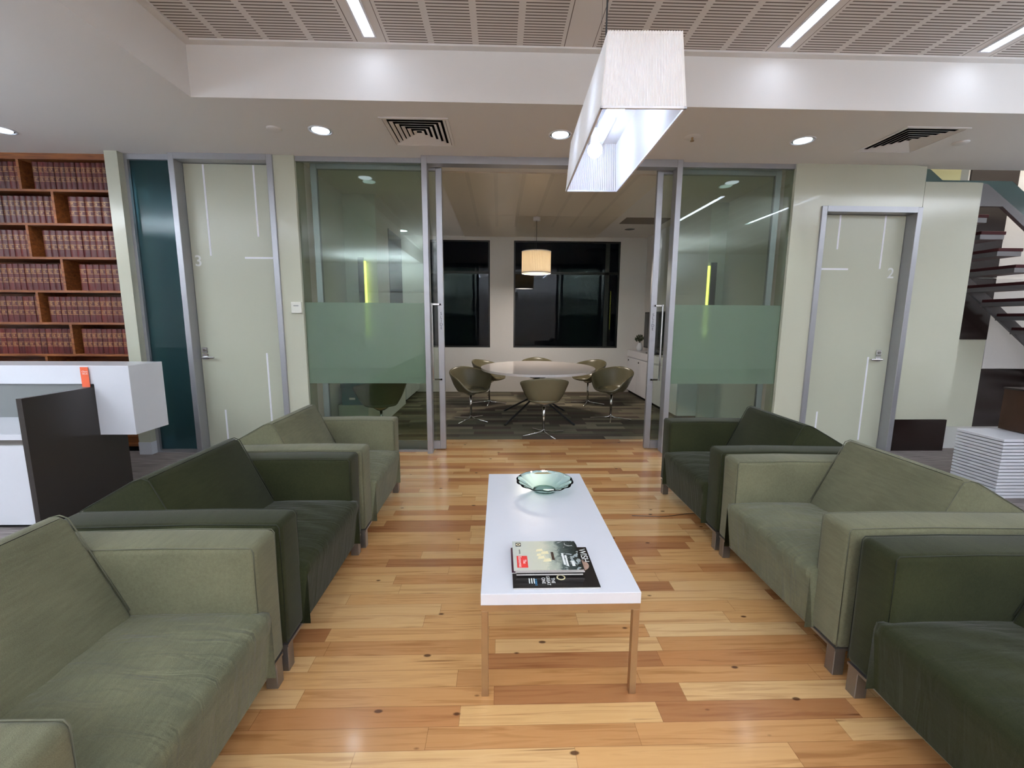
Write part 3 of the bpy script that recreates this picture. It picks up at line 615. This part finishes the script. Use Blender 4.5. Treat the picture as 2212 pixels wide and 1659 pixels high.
bm = bmesh.new(); bmesh.ops.create_uvsphere(bm, u_segments=16, v_segments=10, radius=0.05, matrix=Matrix.Translation((0.56, 6.85, 2.24))); obj('bulb', bm, M['warmbulb'], t, True)
bm = bmesh.new(); tube(bm, [(0.56, 6.85, 2.28), (0.56, 6.85, 2.94)], 0.004); tube(bm, [(0.53, 6.85, 2.43), (0.545, 6.85, 2.94)], 0.001); obj('cord', bm, M['black'], t)
bm = bmesh.new(); cyl(bm, (0.56, 6.85, 2.885), (0.56, 6.85, 2.935), 0.055, n=32); obj('canopy', bm, M['whitematt'], t, True)

# ------------------------------------------------------------------ armchairs
SW = 0.935
def make_sofa(tone, label):
    F, FS, SE = (M['fl'], M['fls'], M['seaml']) if tone == 'l' else (M['fd'], M['fds'], M['seamd'])
    t = thing('armchair', label, 'armchair', group='upholstered lounge armchairs')
    hw = SW / 2; at = 0.155
    for s in (-1, 1):
        bm = bmesh.new(); y0, y1 = sorted((s * hw, s * (hw - at)))
        prism(bm, [(0, 0.12), (0.003, 0.628), (-0.30, 0.632), (-0.88, 0.622), (-0.88, 0.12)], y0, y1, 'y', 0.026, 4)
        a = obj('armrest', bm, F, t, True, world=False)
        for yy in (y0 + 0.0075, y1 - 0.0075):
            bm = bmesh.new(); tube(bm, [(-0.006, yy, 0.13), (-0.003, yy, 0.612), (-0.012, yy, 0.6245), (-0.30, yy, 0.6285), (-0.87, yy, 0.617)], 0.0022, 6)
            obj('piping', bm, SE, a, True, world=False)
    # seat: a domed grid whose front leans forward at the top
    bm = bmesh.new(); iw = hw - at + 0.020; nx, ny = 22, 26
    prof = [(0.004, 0.118), (0.015, 0.20), (0.028, 0.30), (0.036, 0.35), (0.030, 0.378), (0.005, 0.392)] + [(-0.04 - 0.42 * i / 12, 0.396 + 0.0) for i in range(13)]
    grid = []
    for i, (px, pz) in enumerate(prof):
        rowv = []
        for j in range(ny + 1):
            v = -1 + 2 * j / ny; e = max(0.0, 1 - abs(v) ** 6)
            x = px; z = pz
            if i >= 5:
                f = (i - 5) / 13; z += 0.016 * e * math.sin(PI * min(1, f * 1.1)) - 0.012 * (1 - e)
                z += 0.0035 * e * math.sin(v * 17 + x * 22) * (0.4 + 0.6 * math.sin(PI * f))
            else:
                x = px - (1 - e) * 0.004
            rowv.append(bm.verts.new((x, v * iw, z)))
        grid.append(rowv)
    for i in range(len(grid) - 1):
        for j in range(ny): bm.faces.new((grid[i][j], grid[i][j + 1], grid[i + 1][j + 1], grid[i + 1][j]))
    bot = [[bm.verts.new((g.co.x, g.co.y, 0.118)) for g in (grid[i][0], grid[i][ny])] for i in range(len(grid))]
    for i in range(len(grid) - 1):
        bm.faces.new((grid[i][0], grid[i + 1][0], bot[i + 1][0], bot[i][0])); bm.faces.new((grid[i][ny], bot[i][1], bot[i + 1][1], grid[i + 1][ny]))
    bmesh.ops.remove_doubles(bm, verts=bm.verts, dist=0.0005); bmesh.ops.recalc_face_normals(bm, faces=bm.faces)
    obj('seat', bm, FS, t, True, world=False)
    bm = bmesh.new(); prism(bm, [(-0.40, 0.30), (-0.425, 0.40), (-0.585, 0.742), (-0.615, 0.757), (-0.65, 0.748), (-0.878, 0.62), (-0.878, 0.12), (-0.45, 0.12)], -(hw - at), hw - at, 'y', 0.018, 3); iw = hw - at + 0.004
    bk_ = obj('backrest', bm, F, t, True, world=False)
    for s in (-1, 1):
        bm = bmesh.new(); tube(bm, [(-0.43, s * (iw - 0.006), 0.41), (-0.588, s * (iw - 0.006), 0.744), (-0.615, s * (iw - 0.006), 0.754), (-0.65, s * (iw - 0.006), 0.745), (-0.875, s * (iw - 0.006), 0.617)], 0.0022, 6); obj('piping', bm, SE, bk_, True, world=False)
    bm = bmesh.new(); box(bm, -0.87, -0.004, -hw + 0.01, hw - 0.01, 0.108, 0.119); obj('base_frame', bm, M['alud'], t, world=False)
    for sx in (-0.052, -0.865):
        for s in (-1, 1):
            y = s * (hw - 0.034); bm = bmesh.new(); box(bm, sx, sx + 0.045, y - 0.0225, y + 0.0225, 0.0, 0.109, 0.002, 1); obj('leg', bm, M['alud'], t, world=False)
    return t
L = make_sofa('l', 'pale olive armchair nearest the camera on the left side'); L.location = (-0.835, 1.0875, 0)
D = make_sofa('d', 'dark moss-green armchair in the middle of the left row'); D.location = (-0.833, 2.04, 0)
for src, lab, x, y, rz in ((L, 'pale olive armchair farthest back on the left side, by the glass', -0.815, 2.992, 0), (L, 'pale olive armchair in the middle of the right row', 1.325, 1.972, PI),
                           (D, 'dark moss-green armchair farthest back on the right side', 1.322, 2.928, PI), (D, 'dark moss-green armchair nearest the camera on the right side', 1.325, 0.995, PI)):
    c = copy_tree(src); c.location = (x, y, 0); c.rotation_euler = (0, 0, rz); c['label'] = lab

# ------------------------------------------------------------------ coffee table and what lies on it
t = thing('coffee_table', 'long white coffee table on a bronze steel frame between the armchairs', 'table', (0.226, 2.065, 0))
TX0, TX1, TY0, TY1, TZ = -0.067, 0.519, 1.445, 2.685, 0.42
obj('table_top', B(TX0, TX1, TY0, TY1, TZ - 0.045, TZ, 0.0015, 1), M['white'], t)
bm = bmesh.new(); z0, z1 = TZ - 0.07, TZ - 0.0455; f = 0.025
box(bm, TX0 + 0.002, TX1 - 0.002, TY0 + 0.002, TY0 + 0.002 + f, z0, z1); box(bm, TX0 + 0.002, TX1 - 0.002, TY1 - f, TY1 - 0.002, z0, z1)
box(bm, TX0 + 0.002, TX0 + f, TY0 + f, TY1 - f, z0, z1); box(bm, TX1 - f, TX1 - 0.002, TY0 + f, TY1 - f, z0, z1); obj('apron', bm, M['brass'], t)
for x in (TX0 + 0.002, TX1 - 0.002 - f):
    for y in (TY0 + 0.002, TY1 - 0.002 - f): obj('leg', B(x, x + f, y, y + f, 0.0, z0, 0.001, 1), M['brass'], t)

bx, by = 0.262, 2.405
bm = bmesh.new(); N = 112; prof = [(0.0, 0.004), (0.05, 0.004), (0.066, 0.008), (0.085, 0.020), (0.115, 0.040), (0.142, 0.056), (0.160, 0.064)]
def flute(r, j, dz):
    a = 2 * PI * j / N; k_ = abs(math.sin(a * 7)); amp = max(0, (r - 0.06) / 0.1)
    return (r * (1 + 0.035 * amp * k_)), dz - 0.004 * amp * k_
rings = []
for sgn, off in ((1, 0.0), (-1, 0.004)):
    for r, z in (prof if sgn == 1 else prof[::-1]):
        if r == 0: rings.append([bm.verts.new((bx, by, TZ + z + off))]); continue
        ring = []
        for j in range(N):
            rr, zz = flute(r, j, z + off); a = 2 * PI * j / N; ring.append(bm.verts.new((bx + rr * math.cos(a), by + rr * math.sin(a), TZ + zz)))
        rings.append(ring)
for i in range(len(rings) - 1):
    a, c = rings[i], rings[i + 1]
    if len(a) == 1 and len(c) == 1: continue
    for j in range(N):
        if len(a) == 1: bm.faces.new((a[0], c[(j + 1) % N], c[j]))
        elif len(c) == 1: bm.faces.new((a[j], a[(j + 1) % N], c[0]))
        else: bm.faces.new((a[j], a[(j + 1) % N], c[(j + 1) % N], c[j]))
bmesh.ops.recalc_face_normals(bm, faces=bm.faces)
bt = single('glass_bowl', bm, M['bowl'], 'shallow fluted pale green glass bowl at the far end of the white coffee table', 'bowl', (bx, by, TZ), smooth=True)
bm = bmesh.new(); lathe(bm, [(0.058, 0.0), (0.064, 0.0), (0.066, 0.006), (0.058, 0.006), (0.058, 0.0)], 48, (bx, by, TZ + 0.0)); obj('foot_ring', bm, M['bowl'], bt, True)

# magazines
RZ90 = (0, 0, -PI / 2)
t = thing('magazine', 'black magazine titled WISH at the bottom of the pile on the coffee table', 'magazine', (0.213, 1.612, TZ), group='magazines on the coffee table')
obj('pages', B(0.052, 0.373, 1.470, 1.752, TZ + 0.0005, TZ + 0.006), M['paper'], t)
cv = obj('cover', B(0.051, 0.375, 1.469, 1.754, TZ + 0.006, TZ + 0.007), M['darkcover'], t)
zt = TZ + 0.0072
text('title', 'WISH', 0.040, M['digit'], cv, (0.352, 1.688, zt), RZ90, 0.0002, sx=1.05)
text('lettering', 'THE\nGREAT\nONE', 0.019, M['digit'], cv, (0.185, 1.513, zt), RZ90, 0.0002)
text('lettering', 'SCIENCE', 0.011, M['blueprint'], cv, (0.138, 1.503, zt), RZ90, 0.0002)
for x in (0.112, 0.121, 0.130): obj('small_print', B(x, x + 0.004, 1.495, 1.528, zt, zt + 0.0002), M['digit'], cv)
bm = bmesh.new(); cyl(bm, (0.318, 1.615, zt), (0.318, 1.615, zt + 0.0002), 0.042, n=40); obj('printed_hat', bm, M['skinprint'], cv)
bm = bmesh.new(); lathe(bm, [(0.012, 0), (0.017, 0), (0.017, 0.0003), (0.012, 0.0003)], 24, (0.236, 1.532, zt)); obj('printed_knot', bm, M['cream'], cv)
zb = TZ + 0.0078
specs = [('plum', 0.049, 0.300, 1.560, 1.742, 0.005, 'plum-edged magazine sticking out at the left above the black one'), ('paper', 0.066, 0.322, 1.538, 1.742, 0.0065, 'white-edged magazine second from the bottom of the small pile'),
         ('cream', 0.063, 0.330, 1.545, 1.744, 0.0075, 'thick magazine with pinkish spine in the middle of the small pile'), ('paper', 0.062, 0.326, 1.543, 1.744, 0.0065, 'pale magazine directly under the seascape cover')]
for c_, x0, x1, y0, y1, h, lab in specs:
    t = thing('magazine', lab, 'magazine', ((x0 + x1) / 2, (y0 + y1) / 2, zb), group='magazines on the coffee table')
    obj('pages', B(x0, x1, y0, y1, zb, zb + h - 0.001), M['paper'], t); obj('cover', B(x0, x1, y0 - 0.0005, y1, zb + h - 0.001, zb + h), M['plum' if c_ == 'plum' else 'darkcover'], t); zb += h + 0.0002
t = thing('magazine', 'top magazine with a sailing ship in a grey-green storm and red title box', 'magazine', (0.190, 1.640, zb), group='magazines on the coffee table')
obj('pages', B(0.056, 0.322, 1.533, 1.748, zb, zb + 0.004), M['paper'], t)
bm = bmesh.new(); box(bm, -0.1345, 0.1325, -0.108, 0.109, 0.004, 0.005); cv = obj('cover', bm, M['cover'], t, world=False)
zt = zb + 0.0052
tb_ = obj('title_box', B(0.070, 0.112, 1.548, 1.632, zt, zt + 0.0002), M['red'], cv)
text('title', 'The\nEconomist', 0.0185, M['digit'], tb_, (0.091, 1.590, zt + 0.0004), RZ90, 0.0001)
text('lettering', 'SUMMER', 0.009, M['inkblack'], cv, (0.083, 1.664, zt), RZ90, 0.0001)
bm = bmesh.new(); box(bm, 0.069, 0.091, 1.706, 1.736, zt, zt + 0.0002); e_ = obj('emblem', bm, M['inkblack'], cv)
bm = bmesh.new(); lathe(bm, [(0.005, 0), (0.009, 0), (0.009, 0.0004), (0.005, 0.0004)], 24, (0.080, 1.721, zt)); obj('emblem_ring', bm, M['cream'], e_)
for (x, y, a, b_) in ((0.165, 1.675, 0.03, 0.022), (0.185, 1.655, 0.034, 0.026), (0.168, 1.62, 0.03, 0.024), (0.19, 1.60, 0.034, 0.026), (0.16, 1.64, 0.018, 0.02)):
    bm = bmesh.new(); prism(bm, [(x - a / 2, y - b_ / 2), (x + a / 2, y - b_ / 3), (x + a / 2.4, y + b_ / 2), (x - a / 3, y + b_ / 3)], zt, zt + 0.0002, 'z'); obj('printed_sail', bm, M['cream'], cv)
obj('printed_hull', B(0.210, 0.221, 1.600, 1.660, zt, zt + 0.0002), M['browndesk'], cv)
obj('address_label', B(0.252, 0.260, 1.566, 1.650, zt, zt + 0.0003), M['digit'], cv); obj('address_label', B(0.264, 0.271, 1.556, 1.634, zt, zt + 0.0003), M['digit'], cv)
obj('barcode_box', B(0.284, 0.296, 1.556, 1.592, zt, zt + 0.0003), M['digit'], cv)

bm = bmesh.new(); tube(bm, [(0.96, 2.955, 0.0025), (1.05, 2.945, 0.0025), (1.15, 2.935, 0.0025), (1.24, 2.945, 0.0025), (1.36, 2.975, 0.0025), (1.6, 3.0, 0.0025)], 0.0022, 6)
single('cord', bm, M['browndesk'], 'thin dark cord lying on the boards beside the rear dark green armchair', 'cord', (1.1, 2.94, 0.0))

# ------------------------------------------------------------------ meeting room furniture
t = thing('round_table', 'large round white meeting table under the drum pendant', 'table', (0.54, 6.13, 0))
bm = bmesh.new(); N = 72; rx, ry = 0.80, 0.92
pts = [(0.54 + rx * math.cos(2 * PI * i / N), 6.13 + ry * math.sin(2 * PI * i / N)) for i in range(N)]
prism(bm, pts, 0.712, 0.742, 'z'); M['tabletop'] = pmat('white_gloss_top', (214, 208, 206), 0.07, noise=0.0); obj('table_top', bm, M['tabletop'], t)
bm = bmesh.new(); cyl(bm, (0.54, 6.13, 0.30), (0.54, 6.13, 0.71), 0.045); obj('column', bm, M['darkmetal'], t, True)
for i in range(4):
    a = PI / 4 + i * PI / 2; bm = bmesh.new()
    tube(bm, [(0.54 + 0.03 * math.cos(a), 6.13 + 0.03 * math.sin(a), 0.34), (0.54 + 0.25 * math.cos(a), 6.13 + 0.25 * math.sin(a), 0.22), (0.54 + 0.62 * math.cos(a), 6.13 + 0.62 * math.sin(a), 0.03), (0.54 + 0.66 * math.cos(a), 6.13 + 0.66 * math.sin(a), 0.014)], 0.014, 8)
    obj('leg', bm, M['darkmetal'], t, True)

def make_tub():
    t = thing('tub_chair', '', 'chair')
    bm = bmesh.new(); N = 48; rows = []
    def rim(a):                       # a=0 at the back (-Y local), pi at the open front
        b_ = abs(a); h = 0.745 - 0.005 * (b_ / PI)
        if b_ < 1.7: return 0.738 - 0.10 * (b_ / 1.7) ** 1.5
        return 0.638 - 0.203 * (0.5 - 0.5 * math.cos(PI * min(1, (b_ - 1.7) / 1.0)))
    for j in range(N):
        a = -PI + 2 * PI * j / N; top = rim(a); colv = []
        for (r, f) in ((0.0, 0), (0.09, 0.0), (0.145, 0.025), (0.19, 0.12), (0.222, 0.30), (0.25, 0.53), (0.274, 0.78), (0.300, 1.0)):
            z = 0.405 + (top - 0.405) * f + (0.02 if r < 0.12 else 0.0) * 0
            fr = 1.0 if abs(a) < 1.9 else 1.0 - 0.10 * min(1, (abs(a) - 1.9) / 0.8) * f
            rr = r * fr; dx = rr * math.sin(a) * 1.02; dy = -rr * math.cos(a)
            colv.append((dx, dy, z))
        rows.append(colv)
    V = [[bm.verts.new(p) for p in c[1:]] for c in rows]; c0 = bm.verts.new((0, 0, 0.402))
    for j in range(N):
        n_ = (j + 1) % N; bm.faces.new((c0, V[j][0], V[n_][0]))
        for i in range(len(V[0]) - 1): bm.faces.new((V[j][i], V[j][i + 1], V[n_][i + 1], V[n_][i]))
    bmesh.ops.recalc_face_normals(bm, faces=bm.faces)
    o = obj('shell', bm, M['leather'], t, True, world=False)
    m = o.modifiers.new('s', 'SOLIDIFY'); m.thickness = 0.028; m.offset = -1; m = o.modifiers.new('b', 'SUBSURF'); m.levels = 1; m.render_levels = 2
    bm = bmesh.new(); lathe(bm, [(0.0005, 0.462), (0.12, 0.466), (0.185, 0.458), (0.198, 0.44), (0.18, 0.42)], 36); obj('seat_pad', bm, M['leather'], t, True, world=False)
    bm = bmesh.new(); cyl(bm, (0, 0, 0.03), (0, 0, 0.405), 0.016); lathe(bm, [(0.045, 0.36), (0.10, 0.40), (0.10, 0.404)], 24); obj('post', bm, M['chrome'], t, True, world=False)
    for i in range(4):
        a = 0.42 + i * PI / 2; bm = bmesh.new(); c, s = math.cos(a), math.sin(a)
        tube(bm, [(0.0, 0.0, 0.075), (0.018 * c, 0.018 * s, 0.045), (0.05 * c, 0.05 * s, 0.034), (0.285 * c, 0.285 * s, 0.009)], 0.0085, 8); obj('base_leg', bm, M['chrome'], t, True, world=False)
    return t
tub = make_tub()
tubs = [('olive leather tub chair at the front of the round table, back to the camera', 0.546, 5.23, 0.0), ('olive leather tub chair at the front left of the round table', -0.40, 6.0, -2.55),
        ('olive leather tub chair at the front right of the round table', 1.59, 6.05, 2.45), ('olive leather tub chair at the rear left of the round table, half hidden', -0.17, 7.22, -2.1),
        ('olive leather tub chair at the rear right of the round table, half hidden', 1.49, 7.22, 2.3), ('olive leather tub chair behind the round table, only its top edge showing', 0.66, 7.55, PI),
        ('olive leather tub chair seen through the left glass beside the teal box', -1.37, 4.98, 0.5)]
for i, (lab, x, y, rz) in enumerate(tubs):
    c = tub if i == 0 else copy_tree(tub)
    c.location = (x, y, 0); c.rotation_euler = (0, 0, rz); c['label'] = lab; c['group'] = 'tub chairs of the meeting room'

def credenza(label, xf, xb, y0, y1, n, ztop):
    t = thing('credenza', label, 'cabinet', ((xf + xb) / 2, (y0 + y1) / 2, 0)); s = 1 if xb > xf else -1
    a, b_ = sorted((xf + s * 0.03, xb)); obj('body', B(a, b_, y0, y1, 0.06, ztop - 0.13), M['whitematt'], t)
    a2, b2 = sorted((xf + s * 0.06, xb)); obj('kick', B(a2, b2, y0, y1, 0, 0.06), M['void'], t)
    a, b_ = sorted((xf, xb)); obj('top', B(a, b_, y0, y1, ztop - 0.125, ztop, 0.002, 1), M['whitematt'], t)
    w_ = (y1 - y0) / n
    for i in range(n):
        a, b_ = sorted((xf + s * 0.008, xf + s * 0.028)); d = obj('door', B(a, b_, y0 + i * w_ + 0.004, y0 + (i + 1) * w_ - 0.004, 0.065, ztop - 0.15), M['whitematt'], t)
        a, b_ = sorted((xf + s * 0.004, xf + s * 0.008)); obj('finger_pull', B(a, b_, y0 + (i + 0.9) * w_ - 0.04, y0 + (i + 0.9) * w_, ztop - 0.21, ztop - 0.18), M['void'], d)
    return t
credenza('white low cabinet along the right wall of the meeting room', 2.5, 2.795, 6.0, 8.455, 4, 0.84)
credenza('white low cabinet at the far left of the meeting room', -1.55, -1.965, 7.23, 8.455, 3, 0.84)
t = thing('television', 'black television standing on the right white cabinet', 'television', (2.62, 7.3, 0.84))
obj('housing', B(2.615, 2.66, 6.75, 7.86, 0.92, 1.55, 0.004, 1), M['black'], t); obj('screen', B(2.612, 2.615, 6.77, 7.84, 0.94, 1.53), M['tvscreen'], t)
bm = bmesh.new(); box(bm, 2.625, 2.65, 7.26, 7.34, 0.85, 0.93); box(bm, 2.54, 2.74, 7.1, 7.5, 0.8405, 0.852); obj('stand', bm, M['black'], t)
t = thing('vase', 'small white vase with grey-green sprigs on the right cabinet', 'vase', (2.64, 8.15, 0.84))
bm = bmesh.new(); lathe(bm, [(0.035, 0.0), (0.055, 0.02), (0.06, 0.06), (0.045, 0.11), (0.028, 0.14), (0.03, 0.15)], 24, (2.64, 8.15, 0.8405)); obj('vessel', bm, M['white'], t, True)
bm = bmesh.new()
for i in range(70):
    a = random.uniform(0, 2 * PI); el = random.uniform(0.1, 1.5); r_ = random.uniform(0.03, 0.105); p = Vector((2.64 + r_ * math.cos(a) * math.cos(el), 8.15 + r_ * math.sin(a) * math.cos(el), 1.02 + r_ * math.sin(el) * 1.1))
    bmesh.ops.create_icosphere(bm, subdivisions=1, radius=random.uniform(0.010, 0.020), matrix=Matrix.Translation(p) @ Matrix.Rotation(a, 4, 'Z') @ Matrix.Diagonal((1, 0.4, 1.3, 1)))
cyl(bm, (2.64, 8.15, 0.93), (2.64, 8.15, 1.04), 0.012); obj('foliage', bm, M['leaf'], t)

# glowing wall fins and the rest of the left side of the meeting room
for lab, x0, x1, yb, g0, g1 in (('dark vertical wall light glowing yellow-green, seen through the left glass', -1.795, -1.725, 5.79, -1.800, -1.715), ('dark vertical wall light glowing yellow-green, seen through the right glass', 2.815, 2.895, 5.95, 2.805, 2.90)):
    t = thing('wall_light', lab, 'wall light', ((x0 + x1) / 2, yb, 1.4), group='glowing vertical wall lights')
    obj('fin', B(x0, x1, yb - 0.07, yb - 0.045, 1.15, 2.17), M['charcoal'], t)
    a, b_ = (x1 + 0.002, x1 + 0.02) if x0 < 0 else (x0 - 0.02, x0 - 0.002)
    obj('led_strip', B(a - 0.0, b_, yb - 0.05, yb - 0.02, 1.17, 2.13), M['finglow'], t); obj('bracket', B(x0 + 0.01, x1 - 0.01, yb - 0.045, yb, 1.2, 2.1), M['charcoal'], t)
single('wall_panel', B(-1.57, -1.562, 6.40, 7.20, 0.86, 2.66), M['tvscreen'], 'dark panel on the left wall of the meeting room', 'panel', (-1.566, 6.8, 1.7))
t = thing('side_cabinet', 'low beige cabinet under the teal box behind the left glass', 'cabinet', (-1.72, 5.45, 0))
obj('body', B(-1.965, -1.60, 5.27, 5.78, 0.03, 0.358), M['door'], t); obj('kick', B(-1.95, -1.62, 5.30, 5.78, 0, 0.03), M['void'], t)
t = thing('storage_box', 'teal cardboard storage box with white label holder behind the left glass', 'box', (-1.79, 5.45, 0.359))
obj('carton', B(-1.92, -1.67, 5.28, 5.60, 0.3595, 0.57), M['teal'], t); obj('lid', B(-1.928, -1.662, 5.272, 5.608, 0.57, 0.625, 0.004, 1), M['teal'], t); obj('label_holder', B(-1.83, -1.76, 5.276, 5.28, 0.425, 0.45), M['digit'], t)

t = thing('thermostat', 'small white thermostat on the pier right of door 3', 'thermostat', (-2.035, 4.5, 1.5))
obj('cover', B(-2.085, -1.985, 4.478, 4.5, 1.455, 1.565, 0.004, 2), M['plastic'], t); obj('dial_slot', B(-2.06, -2.01, 4.4765, 4.478, 1.525, 1.532), M['greypanel'], t)

# ------------------------------------------------------------------ bookcase and law reports
t = thing('bookcase', 'tall red-brown timber bookcase full of maroon law volumes', 'bookcase', (-4.7, 4.75, 0))
BX0, BX1, BF, BB = -5.75, -3.725, 4.56, 4.86
SZ = [0.08, 0.39, 0.71, 1.03, 1.35, 1.667, 1.99, 2.31, 2.625]
obj('side_panel', B(BX1 - 0.04, BX1, BF - 0.01, BB, 0, ZC), M['timber'], t); obj('side_panel', B(BX0, BX0 + 0.04, BF - 0.01, BB, 0, ZC), M['timber'], t)
obj('top_rail', B(BX0 + 0.04, BX1 - 0.04, BF - 0.006, BB, 2.895, ZC), M['timber'], t); obj('back_panel', B(BX0 + 0.04, BX1 - 0.04, BB, BB + 0.01, 0, ZC), M['timber'], t)
obj('kick', B(BX0 + 0.04, BX1 - 0.04, BF + 0.03, BB, 0, 0.06), M['void'], t)
for z in SZ: obj('shelf', B(BX0 + 0.04, BX1 - 0.04, BF, BB, z - 0.022, z), M['timber'], t)
divs = {}
for i, z in enumerate(SZ):
    x = -4.335 if i % 2 else -4.62
    top = (SZ[i + 1] - 0.022) if i + 1 < len(SZ) else 2.895
    obj('divider', B(x - 0.012, x + 0.012, BF + 0.002, BB, z, top), M['timber'], t); divs[i] = x
def book_mesh(wd):
    bm = bmesh.new(); hw = wd / 2 - 0.0006; n = 8; pr = []
    for i in range(n + 1):
        u_ = -1 + 2 * i / n; pr.append((u_ * hw, -0.010 * (1 - u_ * u_)))
    pr += [(hw, 0.17), (-hw, 0.17)]
    prism(bm, pr, 0.0, 0.255, 'z'); me = bpy.data.meshes.new('law_book'); bm.to_mesh(me); bm.free(); me.materials.append(M['book']); return me
bms = {wd: book_mesh(wd) for wd in (0.050, 0.056, 0.062, 0.076)}
names = {8: 'top', 7: 'second', 6: 'third', 5: 'fourth', 4: 'fifth', 3: 'sixth'}
wds = {(8, 1): 0.050, (8, 0): 0.056, (7, 1): 0.076, (7, 0): 0.056, (6, 1): 0.062, (6, 0): 0.056, (5, 1): 0.062, (5, 0): 0.056, (4, 1): 0.056, (4, 0): 0.056, (3, 1): 0.050, (3, 0): 0.056}
def book(me, x, z, lab, grp):
    o = bpy.data.objects.new('law_book', me); COL.objects.link(o); o.location = (x, BF + 0.035 + random.uniform(-0.003, 0.003), z + 0.0005); tag(o, lab, 'book', grp)
for si in (8, 7, 6, 5, 4, 3):
    for side in (1, 0):
        wd = wds[(si, side)]; me = bms[wd]
        x1 = (BX1 - 0.042) if side else divs[si] - 0.014; x0 = (divs[si] + 0.014 + (0.06 if si > 4 else 0.03)) if side else -5.16 + (8 - si) * -0.02
        lab = 'maroon law volume with gilt bands, %s shelf from the top, %s the divider' % (names[si], 'right of' if side else 'left of')
        if names[si] == 'top': lab = 'maroon law volume with gilt bands, topmost shelf, %s the divider' % ('right of' if side else 'left of')
        x = x1 - wd / 2
        while x - wd / 2 > x0: book(me, x, SZ[si], lab, 'law volumes on the %s shelf %s the divider' % (names[si], 'right of' if side else 'left of')); x -= wd

# ------------------------------------------------------------------ reception counter
t = thing('reception_counter', 'white and charcoal reception counter at the left edge', 'counter', (-3.9, 3.2, 0))
obj('side_panel', B(-3.085, -3.05, 2.82, 3.325, 0, 0.884), M['charcoal'], t)
obj('side_panel', B(-3.085, -3.05, 3.325, 3.56, 0, 0.512), M['charcoal'], t)
bm = bmesh.new(); prism(bm, [(-6.6, 0.905), (-3.05, 0.905), (-3.05, 0.513), (-2.782, 0.513), (-2.782, 1.045), (-6.6, 1.045)], 3.325, 3.655, 'y', 0.0015, 1)
obj('hob', bm, M['white'], t)
obj('screen', B(-6.6, -3.086, 3.34, 3.37, 0.0, 0.905), M['greypanel'], t)
obj('desk_top', B(-6.6, -3.086, 2.82, 3.34, 0.612, 0.648, 0.001, 1), M['white'], t)
obj('shadow_gap', B(-6.6, -3.086, 2.84, 3.34, 0.572, 0.612), M['alud'], t)
obj('front_panel', B(-6.6, -3.086, 2.825, 3.34, 0.03, 0.572), M['white'], t)
obj('kick', B(-6.6, -3.086, 2.86, 3.34, 0.0, 0.03), M['void'], t)
t = thing('card_sign', 'orange card with white lettering standing against the white counter', 'sign', (-3.10, 3.316, 0.885))
obj('card', B(-3.124, -3.068, 3.312, 3.316, 0.8845, 1.034), M['orange'], t)
text('lettering', 'Client\nWi-Fi', 0.018, M['digit'], t, (-3.092, 3.3115, 0.992), RF, 0.0002)

# ------------------------------------------------------------------ stacked slab plinth and dark counter on the right
t = thing('slab_plinth', 'white plinth made of stacked thin slabs behind the right armchairs', 'plinth', (4.18, 3.4, 0))
obj('core', B(4.02, 4.36, 3.26, 3.54, 0, 0.478), M['greypanel'], t)
NS = 18; hh = 0.495 / NS
for i in range(NS): obj('slab', B(3.975, 4.40, 3.215, 3.575, i * hh + 0.001, (i + 1) * hh - 0.0055, 0.002, 1), M['white'], t)
t = thing('low_counter', 'dark walnut counter resting on the white slab plinth', 'counter', (4.6, 3.3, 0.497))
obj('carcass', B(4.33, 5.6, 2.7, 3.565, 0.496, 0.84), M['browndesk'], t); obj('top', B(4.325, 5.6, 2.69, 3.57, 0.84, 0.855), M['darkpanel'], t)
obj('support', B(5.2, 5.5, 2.9, 3.5, 0, 0.496), M['darkpanel'], t)

# ------------------------------------------------------------------ other lamps, and unseen fill uplights added for ambient light
def area(name, loc, rot, sx, sy, e, col):
    ld = bpy.data.lights.new(name, 'AREA'); ld.shape = 'RECTANGLE'; ld.size = sx; ld.size_y = sy; ld.energy = e; ld.color = col
    o = bpy.data.objects.new(name, ld); COL.objects.link(o); o.location = loc; o.rotation_euler = rot; return o
area('upper_floor_lamp', (6.5, 5.1, 4.75), (0, 0, 0), 3.0, 0.5, UPPER, (1.0, 0.96, 0.85))
for x, y, lab in ((-5.3, 1.2, 'added unseen fill uplight over the reception counter'), (-2.6, -2.2, 'added unseen fill uplight behind the camera, left'), (0.6, -2.2, 'added unseen fill uplight behind the camera, middle'), (3.8, -2.2, 'added unseen fill uplight behind the camera, right'), (6.6, 1.6, 'added unseen fill uplight at the far right of the lounge')):
    t = thing('fill_uplight', lab, 'ceiling light', (x, y, 2.2), group='added fill uplights')  # made-up fitting, added out of view to brighten ceilings and walls
    zc_ = ZC if x < -2.2 else ZT
    bm = bmesh.new(); box(bm, x - 1.1, x + 1.1, y - 0.16, y + 0.16, 2.08, 2.14, 0.004, 1); obj('trough', bm, M['whitematt'], t)
    bm = bmesh.new(); tube(bm, [(x - 0.5, y, 2.14), (x - 0.5, y, zc_ - 0.002)], 0.0015); tube(bm, [(x + 0.5, y, 2.14), (x + 0.5, y, zc_ - 0.002)], 0.0015); obj('suspension_wire', bm, M['chrome'], t)
    ld = bpy.data.lights.new('fill_uplight_area', 'AREA'); ld.shape = 'RECTANGLE'; ld.size = 2.1; ld.size_y = 0.3; ld.energy = FILL_UP; ld.spread = math.radians(162); ld.color = (0.74, 0.86, 1.0)
    o = bpy.data.objects.new('fill_uplight_area', ld); COL.objects.link(o); o.parent = t; o.location = (0, 0, -0.055); o.rotation_euler = (PI, 0, 0)
area('rear_office_lamp', (-2.9, 6.2, ZC - 0.01), (0, 0, 0), 0.3, 0.6, 26, (0.55, 0.8, 0.95))
